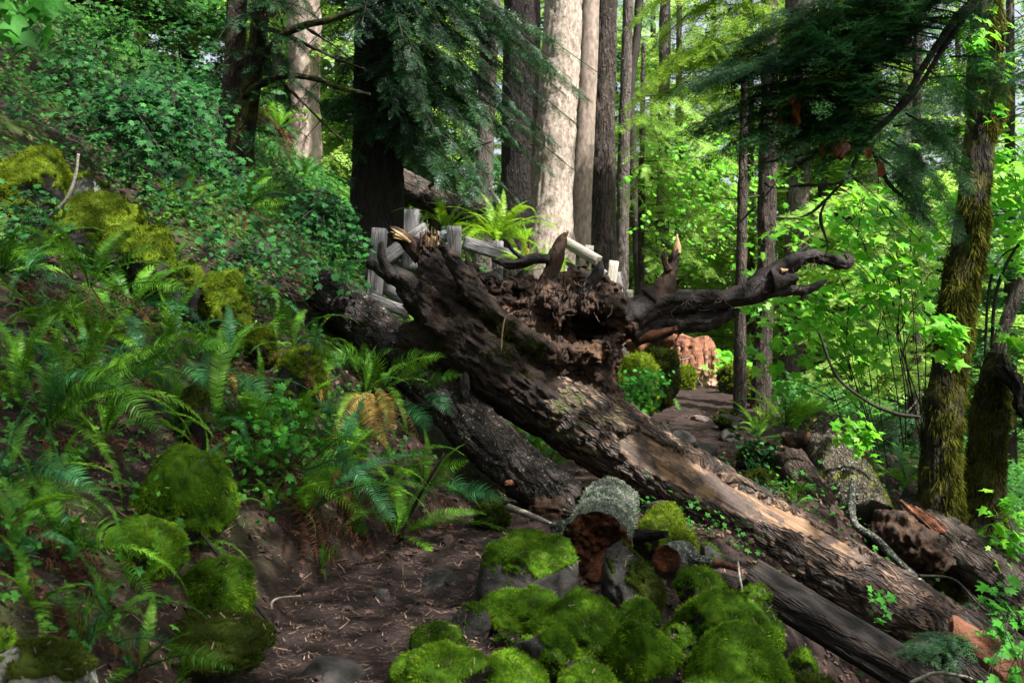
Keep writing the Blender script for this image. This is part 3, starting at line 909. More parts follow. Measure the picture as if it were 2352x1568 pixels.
root([(640, 800, 42), (430, 690, 30), (280, 620, 21), (130, 555, 13), (60, 510, 9), (-10, 475, 6)], zA, .02, 'root', seed=13, seg=22)
root([(240, 620, 14), (150, 500, 11), (125, 400, 10), (118, 290, 7)], zA, -.02, 'root', seed=14)
root([(520, 400, 26), (440, 330, 20), (370, 260, 17), (300, 210, 12), (230, 185, 9)], zA, .05, 'rootplate', seed=15, seg=20, jag=(0, .06))
for k in range(9):
    root([(420 - 18 * k * .6, 300 - 8 * k, 4), (330, 215 + 5 * k, 3), (225 + 9 * (k % 3), 150 + 11 * k, .8)], zA, .0 - .02 * (k % 3), 'rawwood', 'splinter', seg=6, seed=40 + k, amp=.002)
for k in range(11):
    a = 495 + 17 * k
    root([(a, 330, 4), (a + 4, 230 + (k % 3) * 14, 3), (a + (8 if k > 5 else -6) * .5, (60 if k == 4 else 120 + 34 * abs((k * 7) % 5 - 2)), .7)], zA, -.05 + .04 * (k % 3), 'rawwood' if k % 3 else 'rootplate', 'splinter', seg=6, seed=60 + k, amp=.002)
root([(1640, 760, 20), (1690, 660, 18), (1760, 540, 17), (1790, 430, 18), (1815, 330, 15), (1850, 240, 12), (1885, 185, 6)], zA, .12, 'rootplate', seed=16, seg=22)
root([(1730, 440, 12), (1600, 440, 12), (1480, 470, 11), (1350, 490, 10), (1260, 470, 7), (1160, 445, 3)], zA, .10, 'root', seed=17)
root([(1500, 450, 8), (1430, 400, 6), (1370, 350, 5.5), (1330, 290, 5), (1285, 250, 3)], zA, .10, 'root', seed=18)
root([(1700, 450, 7), (1735, 400, 5), (1745, 350, 2)], zA, .08, 'root', seed=19)
root([(2060, 800, 20), (2110, 700, 15), (2180, 600, 13), (2210, 520, 11), (2215, 470, 6)], zA, -.02, 'root', seed=20, seg=20)
root([(1000, 620, 14), (960, 520, 9), (935, 400, 4)], zA, .05, 'rootplate', seed=21)
root([(1080, 640, 12), (1180, 600, 9), (1270, 680, 9)], zA, .0, 'root', seed=22)
for k in range(80):
    rr = np.random.default_rng(100 + k)
    x, y = rr.uniform(1050, 2250), rr.uniform(640, 980)
    a = rr.uniform(-2.6, -.4) if k % 2 else rr.uniform(.6, 2.4)
    L = rr.uniform(60, 190)
    L *= 1 if k < 26 else .6; pts = [(x, y, 2.6 if k < 26 else 1.7)]
    for q in range(3):
        a += rr.normal(0, .5); x += math.cos(a) * L / 3; y += math.sin(a) * L / 3
        pts.append((x, y, (2.2 - .6 * q) * (1 if k < 26 else .6), -.10 - .03 * q))
    root(pts, zA, -.12, 'root' if k % 3 else 'rootplate', 'rootlet', seg=5, seed=200 + k, amp=.001)
for k in range(34):
    rr = np.random.default_rng(900 + k); u = rr.uniform(0, 1)
    x = np.interp(u, [0, .25, .5, .75, 1], [480, 900, 1300, 1650, 2050]); y = np.interp(u, [0, .25, .5, .75, 1], [850, 720, 710, 520, 370]) + rr.uniform(-30, 40)
    a = rr.uniform(.5, 2.6) if k % 4 else rr.uniform(-2.4, -.8); L = rr.uniform(30, 110); pts = [(x, y, 2.0)]
    for q in range(3):
        a += rr.normal(0, .6); x += math.cos(a) * L / 3; y += math.sin(a) * L / 3; pts.append((x, y, 1.5 - .4 * q, -.03 * q))
    root(pts, zB, -.12, 'root' if k % 3 else 'rootplate', 'rootlet', seg=5, seed=930 + k, amp=.001)
for k, (pts) in enumerate([[(1380, 960, 2), (1310, 1000, 2), (1280, 1150, 2), (1270, 1310, 1)], [(1400, 965, 1.6), (1540, 900, 1.6), (1640, 760, 1.2)], [(1310, 1010, 1.5), (1320, 1090, 1.3), (1335, 1150, .8)], [(2330, 880, 1.6), (2320, 960, 1.4), (2280, 1000, 1)]]):
    root(pts, zA, -.50, 'rawwood' if k == 0 else 'rootplate', 'rootlet', seg=5, seed=240 + k, amp=.001)
# moss creeping on the collar
mk = np.zeros(len(V))
mp = [(zA(1350, 1230), .22), (zA(1500, 1350), .25), (zA(560, 700), .05), (zA(1150, 1020), .10), (zB(360, 1120), .08), (zA(600, 1290), .12)]
V, Q = VF, QF; mk = np.zeros(len(V)); nr = vnormals(V, Q)
for (c, rad) in mp:
    q = P(*c, D0 - .3); mk = np.maximum(mk, np.exp(-(((V - q) * np.array([1, .35, 1])) ** 2).sum(1) / rad ** 2))
mk *= (nr[:, 1] < .1) * sstep(.35, .6, mk + .3 * fbm(V, 9, 3, 77))
obj('moss', fuzz(V, Q, mk, 16000, .022, .006, .35, 3, .35), M['moss_d'], ft, smooth=False)

# ================================================================== OTHER LOGS
t = thing('fallen_log', 'dark furrowed log with a broken branch stub lying below the fallen tree', 'log', P(1150, 1120, 8.6))
lp2, lr2 = px_path([(752, 672, 46, 9.9), (830, 735, 50, 9.7), (910, 805, 52, 9.4), (1000, 890, 56, 9.0), (1150, 1040, 57, 8.5), (1245, 1118, 57, 8.2), (1325, 1180, 55, 8.0)])
obj('trunk', tube(lp2, lr2, 72, n=170, rough=bark_rough(.045, 12, .2, 5, .02), jag=(.15, .12), seed=3, capin=(.05, .1)), M['bark_grey'], t)
q, rq = px_path([(1066, 935, 13, 8.62), (1066, 895, 11, 8.58), (1067, 858, 9, 8.56)])
obj('branch_stub', tube(q, rq, 14, n=16, rough=knotty(.012, 3), jag=(0, .05)), M['bark_dark'], t)
q, rq = px_path([(1195, 1105, 13, 8.25), (1172, 1109, 9, 8.12), (1160, 1110, 6, 8.05)])
obj('branch_stub', tube(q, rq, 12, n=12, rough=knotty(.008, 4), jag=(0, .02)), M['redwood'], t)
q, rq = px_path([(1230, 1165, 24, 7.98), (1275, 1168, 28, 7.9), (1325, 1185, 24, 7.9)])
obj('rotten_end', tube(q, rq, 30, n=30, rough=knotty(.06, 14), jag=(.05, .06), capin=(.0, .03)), M['rootplate'], t)

t = thing('cut_log', 'short lichen covered log with a hollow red rotten end facing the viewer', 'log', P(1370, 1320, 6.5))
g = tube([P(1370, 1256, 6.45), P(1385, 1210, 7.1), P(1404, 1158, 7.9)], [.228, .222, .212], 60, n=60, rough=bark_rough(.022, 14, .5, 9, .012), jag=(.02, .05), seed=9, capin=(.11, 0))
V, Q = g['V'], g['Q']
isend = np.zeros(len(V), bool); isend[60 * 60:] = True
fm = isend[Q].any(1); side = np.concatenate([fm.astype(int), np.ones(len(g['T']), int)])
g['midx'] = side
obj('trunk', g, [M['bark_lichen'], M['redrot']], t)
q, rq = px_path([(1385, 1290, 30, 6.62), (1372, 1312, 26, 6.42), (1350, 1330, 10, 6.34)])
obj('rotten_wood', tube(q, rq, 30, n=26, rough=knotty(.035, 21), jag=(0, .05)), M['redrot'], t)
q, rq = px_path([(1325, 1195, 14, 6.75), (1290, 1207, 12, 6.6), (1268, 1212, 9, 6.5)])
obj('branch_stub', tube(q, rq, 14, n=16, rough=knotty(.012, 22), jag=(0, .03)), M['bark_lichen'], t)
q, rq = px_path([(1440, 1232, 15, 6.75), (1490, 1228, 13, 6.6), (1533, 1225, 10, 6.5)])
obj('branch_stub', tube(q, rq, 14, n=18, rough=knotty(.012, 23), jag=(0, .02)), M['bark_dark'], t)
kk = (V[:, 2] - np.interp(V[:, 1], [6.4, 7.9], [P(1370, 1256, 6.45)[2], P(1404, 1158, 7.9)[2]])) / .22
lm = sstep(-.2, .5, kk) * sstep(-.1, .25, fbm(V, 7, 3, 31) + .1) * (~isend)
obj('lichen', fuzz(V, Q, lm, 6500, .018, .010, .0, 17, .5), m_leaf('grey_lichen', [(.10, .12, .09), (.20, .24, .17), (.30, .35, .25)], .8, .1, .1, 0), t, smooth=False)

t = thing('cut_branch', 'small lichen covered cut branch with pale snapped tip between mossy rocks', 'branch', P(1545, 1310, 6.4))
g = tube([P(1530, 1284, 6.30), P(1552, 1276, 6.5), P(1572, 1270, 6.75)], [.088, .09, .085], 34, n=20, rough=bark_rough(.012, 22, .5, 12), jag=(.01, .02), capin=(.03, 0), seed=4)
isend = np.zeros(len(g['V']), bool); isend[34 * 20:] = True
g['midx'] = np.concatenate([isend[g['Q']].any(1).astype(int), np.ones(len(g['T']), int)])
obj('stem', g, [M['bark_lichen'], M['redrot']], t)
q, rq = px_path([(1560, 1274, 16, 6.55), (1600, 1283, 11, 6.45), (1645, 1292, 10, 6.35)])
obj('limb', tube(q, rq, 12, n=20, rough=knotty(.008, 2)), M['bark_lichen'], t)
q, rq = px_path([(1640, 1290, 9, 6.36), (1672, 1298, 8.5, 6.3), (1702, 1308, 6, 6.25)])
obj('snapped_tip', tube(q, rq, 10, n=14, rough=knotty(.003, 2), jag=(0, .03)), M['redwood'], t)

# split dark plank-like log, lower right
q = [P(1722, 1325, 6.75), P(1900, 1432, 6.45), P(2060, 1528, 6.2), P(2230, 1640, 5.95), P(2420, 1770, 5.8)]
pl = rect_prof(.34, .15, .18, 8) * np.array([1., 1.])
g = tube(q, 1.0, prof=np.stack([pl[:, 1] * 1.25, pl[:, 0]], -1), n=150, rough=lambda rest, th, s: .035 * (fbm(rest * np.array([1, 1, .05]), 15, 4, 3)) + .02 * fbm(rest, 2.5, 2, 1), jag=(.16, .1), seed=8)
o = obj('split_log', g, M['bark_dark']); tag(o, 'flat dark split log with long grooves lying low at the right of the mossy rocks', 'log')
q, rq = px_path([(1590, 1322, 16, 6.9), (1660, 1335, 22, 6.8), (1760, 1372, 22, 6.6), (1850, 1420, 16, 6.5)])
o = obj('broken_branch', tube(q, rq, 16, n=40, rough=knotty(.02, 9), jag=(.05, .05)), M['bark_dark']); tag(o, 'dark rotting branch wedged behind the moss mounds beside the split log', 'branch')

# red-brown rotten log chunk, lower right corner
t = thing('rotten_log', 'reddish split log chunk in the lower right corner under maple leaves', 'log', P(2250, 1560, 6.6))
q, rq = px_path([(2175, 1452, 54, 6.5), (2270, 1525, 62, 6.3), (2400, 1640, 64, 6.05), (2560, 1780, 64, 5.8)])
g = tube(q, rq, 40, n=70, rough=lambda rest, th, s: .045 * fbm(rest * np.array([1, 1, .12]), 8, 4, 3) + .02 * np.sign(fbm(rest * np.array([1, 1, .2]), 4, 2, 5)), jag=(.16, .05), seed=14, capin=(.04, 0))
obj('trunk', g, M['redwood'], t)
q, rq = px_path([(2170, 1490, 36, 6.45), (2280, 1585, 48, 6.2), (2420, 1700, 50, 6.0)])
obj('bark', tube(q, rq, 26, n=50, rough=bark_rough(.03, 14, .2, 3)), M['bark_dark'], t)

# two logs leaning downhill, right
t = thing('mossy_log', 'thick mottled log with yellow moss on its right flank beyond the trail', 'log', P(1960, 1190, 9.4))
q, rq = px_path([(1893, 1000, 62, 10.3), (1925, 1070, 68, 9.9), (1960, 1140, 68, 9.55), (1992, 1195, 64, 9.3)])
g = tube(q, rq, 56, n=70, rough=bark_rough(.03, 11, .4, 15, .02), jag=(.14, .05), seed=15, capin=(.1, 0))
obj('trunk', g, M['bark_mosslog'], t)
V, Q = g['V'], g['Q']
nr = vnormals(V, Q); mk = sstep(.2, .8, nr[:, 0] * .9 + nr[:, 2] * .25 + .45 * fbm(V, 5, 3, 8))
obj('moss', fuzz(V, Q, mk, 9000, .02, .008, .1, 5, .5), M['moss_y'], t, smooth=False)
q, rq = px_path([(1880, 1005, 36, 10.2), (1840, 1012, 26, 10.1), (1800, 1010, 12, 10.0)])
obj('torn_wood', tube(q, rq, 20, n=24, rough=knotty(.05, 3), jag=(0, .12)), M['rootplate'], t)
q, rq = px_path([(1815, 1052, 34, 9.9), (1850, 1110, 37, 9.6), (1890, 1170, 38, 9.35), (1925, 1225, 38, 9.2)])
o = obj('bare_log', tube(q, rq, 40, n=60, rough=bark_rough(.02, 13, .5, 18, .015), jag=(.06, .03), seed=18), M['bark_red']); tag(o, 'slimmer red-brown log lying left of the moss streaked log beside the trail', 'log')
# decayed log at the foot of the mossy trees
t = thing('decayed_log', 'crumbling log with red splintered heartwood at the foot of the mossy trees', 'log', P(2180, 1330, 8.9))
q, rq = px_path([(2060, 1150, 36, 9.6), (2150, 1225, 50, 9.2), (2260, 1310, 54, 8.8), (2400, 1420, 56, 8.4), (2560, 1540, 56, 8.1)])
obj('trunk', tube(q, rq, 46, n=90, rough=bark_rough(.03, 12, .25, 20, .03), jag=(.2, 0), seed=20), M['bark_brown'], t)
for k in range(9):
    a = 2068 + 11 * k
    q, rq = px_path([(a, 1150 + 5 * k, 5, 9.15), (a + 40, 1186 + 4 * k, 6, 9.0), (a + 80, 1222 + 3 * k, 2, 8.95)])
    obj('splinter', tube(q, rq, 6, n=10, rough=knotty(.008, k)), M['redrot'] if k % 3 else M['redwood'], t)
q, rq = px_path([(2010, 1210, 34, 9.1), (2080, 1235, 52, 8.9), (2140, 1275, 48, 8.75), (2170, 1310, 26, 8.7)])
obj('rotten_wood', tube(q, rq, 70, n=90, rough=lambda re, th, s: .10 * fbm(re, 5, 4, 6) + .06 * (.3 - np.abs(vnoise(re, 13, 4))) + .03 * fbm(re, 30, 2, 3), jag=(.06, .06)), M['rootplate'], t)
q, rq = px_path([(1958, 1100, 7, 9.0), (1956, 1160, 8, 8.8), (1966, 1205, 9, 8.6), (2010, 1235, 9, 8.5), (2060, 1285, 8, 8.35), (2120, 1340, 7, 8.2)])
o = obj('lichen_branch', tube(q, rq, 10, n=60, rough=knotty(.010, 6)), M['bark_lichen']); tag(o, 'crooked dead branch speckled with pale lichen across the right end of the fallen tree', 'branch')

# orange stump at the head of the trail
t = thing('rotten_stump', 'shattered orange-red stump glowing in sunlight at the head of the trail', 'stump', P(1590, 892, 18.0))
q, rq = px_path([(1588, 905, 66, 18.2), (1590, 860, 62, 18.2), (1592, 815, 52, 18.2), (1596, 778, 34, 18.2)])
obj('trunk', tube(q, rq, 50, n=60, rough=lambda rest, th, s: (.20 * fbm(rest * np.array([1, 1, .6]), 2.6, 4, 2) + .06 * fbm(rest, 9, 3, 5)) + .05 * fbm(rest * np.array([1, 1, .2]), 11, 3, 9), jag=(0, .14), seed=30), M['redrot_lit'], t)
for k in range(0, 14, 2):
    q, rq = px_path([(1540 + 8 * k, 850 + 9 * (k % 4), 6, 17.45), (1541 + 8 * k, 815 + 7 * (k % 5), 5, 17.5), (1544 + 7.6 * k, 786 + 11 * ((k * 3) % 5), 1.5, 17.6)])
    obj('splinter', tube(q, rq, 6, n=14, rough=knotty(.03, k)), M['redrot_lit'] if k % 3 else M['redwood'], t)
for k, pts in enumerate([[(735, 1190, 7), (860, 1240, 8), (960, 1290, 6), (1000, 1350, 6), (1050, 1395, 4)], [(860, 1195, 4), (930, 1185, 4), (965, 1160, 3)]]):
    q, rq = px_path([(zB(*p[:2]) + (p[2] / 2.6, 17.4)) for p in pts])
    obj('dead_root', tube(q, rq, 8, n=24, rough=knotty(.006, k)), M['twig_pale'], t)

# sunlit log behind the railing
q, rq = px_path([(905, 408, 30, 14.6), (985, 455, 31, 14.2), (1070, 490, 31, 13.8), (1150, 522, 30, 13.4)])
o = obj('sunlit_log', tube(q, rq, 36, n=70, rough=bark_rough(.03, 11, .2, 25, .02), jag=(.05, .1)), M['bark_brown']); tag(o, 'straight brown log in sun lying uphill behind the wooden railing', 'log')
q, rq = px_path([(1455, 800, 22, 15), (1490, 768, 24, 15.2), (1540, 775, 24, 15.4)])
o = obj('bark_slab', tube(q, rq, 20, n=24, rough=knotty(.05, 6), jag=(.05, .05)), M['redwood']); tag(o, 'brown broken wood block on the mossy bank left of the orange stump', 'wood block')

# ================================================================== WOODEN RAILING
def fence(label, loc, parts, group='old wooden railing sections'):
    t = thing('wooden_railing', label, 'railing', loc, group)
    for k, (nm, zf, a, b, w, h, mt, d0, d1) in enumerate(parts):
        obj(nm, beam(P(*zf(*a), d0), P(*zf(*b), d1), w, h, seed=k * 7 + len(label)), M[mt], t)
    return t


fence('weathered grey railing collapsed at odd angles left of the root plate', P(880, 680, 10.4), [
    ('post', zA, (108, 165), (50, 820), .16, .15, 'post', 10.3, 10.2), ('post', zA, (415, -12), (395, 560), .17, .16, 'post', 11.2, 11.1),
    ('rail', zA, (90, 480), (545, 140), .13, .10, 'post', 10.6, 11.0), ('rail', zA, (20, 350), (-10, 640), .10, .05, 'post', 10.4, 10.4),
    ('plank', zA, (150, 690), (345, 820), .16, .06, 'post', 10.5, 10.4), ('rail', zA, (-10, 810), (350, 940), .11, .11, 'post', 10.0, 9.9)])
fence('grey railing with two posts and a sloping rail behind the root plate', P(1060, 640, 11.4), [
    ('post', zA, (820, 125), (825, 640), .165, .16, 'post', 11.2, 11.2), ('rail', zA, (905, 282), (1385, 425), .14, .12, 'post', 11.15, 11.3),
    ('rail', zA, (640, 215), (755, 262), .12, .10, 'post', 11.3, 11.3), ('post', zA, (1238, 268), (1228, 720), .155, .13, 'post', 11.5, 11.5)])
fence('sunlit bleached railing with slats running down to the right behind the roots', P(1340, 680, 12.2), [
    ('rail', zA, (1875, 272), (2200, 460), .12, .10, 'post_white', 12.3, 12.0), ('slat', zA, (2000, 400), (1985, 600), .085, .04, 'post_white', 12.25, 12.25),
    ('slat', zA, (2095, 440), (2080, 700), .085, .04, 'post_white', 12.15, 12.15), ('rail', zA, (1880, 450), (2140, 680), .07, .05, 'post', 12.3, 12.1),
    ('plank', zA, (2060, 340), (2150, 350), .09, .06, 'post_white', 12.4, 12.4), ('post', zB, (328, 402), (292, 690), .13, .11, 'post_white', 11.9, 11.8),
    ('post', zB, (358, 490), (388, 760), .08, .08, 'post', 12.2, 12.1), ('rail', zB, (215, 470), (300, 530), .09, .06, 'post', 12.1, 12.0),
    ('post', zB, (456, 628), (456, 770), .11, .09, 'post_white', 12.6, 12.6)])

# ================================================================== BOULDERS
TOPS = []


def boulder(label, box, d=None, moss=.7, ang=0, seed=1, mat='rock', mm='moss', nm='mossy_boulder', deep=.9, sink=.2, hang=.12, cat='boulder', group=None, lean=(0, 0, .0), bumpy=1., wild=.16):
    x0, y0, x1, y1 = box
    cx = (x0 + x1) / 2
    if cat == 'boulder' and y0 > 1150: k = (.05 if x0 > 850 else .0) * (x1 - x0); x0 += k; x1 -= k; y0 -= (.10 if x0 > 850 else .0) * (y1 - y0)
    dh = hit(cx, min(y1, 1660)) + .3 * (x1 - x0) / FPX * 5
    d = dh if d is None else min(d, dh)
    w = (x1 - x0) / FPX * d; h = (y1 - y0) / FPX * d
    C = P(cx, (y0 + y1) / 2, d) - np.array([0, 0, h * sink / 2])
    r = np.random.default_rng(seed)
    n = 34 if w > .35 else 22
    U, Q = cube_sphere(n)
    R = 1 + wild * fbm(U + seed * 9.1, 1.1 + wild, 4, seed) + .05 * fbm(U + seed, 4, 3, seed) * bumpy
    if ang:
        for k in range(ang):
            nv = norm(r.normal(0, 1, 3)); c = r.uniform(.55, .8)
            dp = U @ nv
            R = np.minimum(R, np.where(dp > .05, c / np.maximum(dp, .05), 9))
    sc = np.array([w / 2, w / 2 * deep, h / 2 * (1 + sink)])
    B = U * R[:, None]
    ext = np.abs(B).max(0) * np.array([1, 1, 1]); lo, hi = B.min(0), B.max(0)
    B = (B - (lo + hi) / 2) / ((hi - lo) / 2)
    V = C + B * sc
    V = V + vnormals(V, Q) * (.022 * w * fbm(V, 5 / max(w, .1), 4, seed + 2) + .006 * fbm(V, 28, 2, seed + 3))[:, None]
    base = C - np.array([0, 0, sc[2]])
    t = thing(nm, label, cat, base, group)
    obj('stone', dict(V=V, Q=Q), M[mat], t)
    if moss > 0:
        N = vnormals(V, Q)
        ln = np.array(lean, float)
        k = N[:, 2] + N @ ln + .85 * fbm(V, 2.2 / max(w, .2), 3, seed + 4) + .42 * fbm(V, 11, 3, seed + 8)
        mask = sstep(.98 - 1.45 * moss, 1.22 - 1.45 * moss, k)
        th = min(.022, .045 * w)
        S = V + N * (mask * (th + .9 * th * fbm(V, 11, 3, seed + 6) + .35 * th * fbm(V, 34, 2, seed + 9)) - .012 * (1 - mask))[:, None]
        keep = mask[Q].max(1) > .02
        tint = np.clip(.24 + .45 * fbm(S, 12, 3, seed + 1) + .25 * fbm(S, 50, 2, 3), 0, 1)
        L = max(.016, d * .0030)
        if d < 6.5: TOPS.append((S[N[:, 2] > .35], N[N[:, 2] > .35]))
        fz = fuzz(S, Q[keep], mask, 26000 * (5.2 / d) ** 1.4, L * 1.05, L * .25, hang, seed, .5)
        gs = [dict(V=S, Q=Q[keep], tint=tint)] + ([fz] if fz else [])
        obj('moss', join(gs), M[mm], t, smooth=True)
    return t


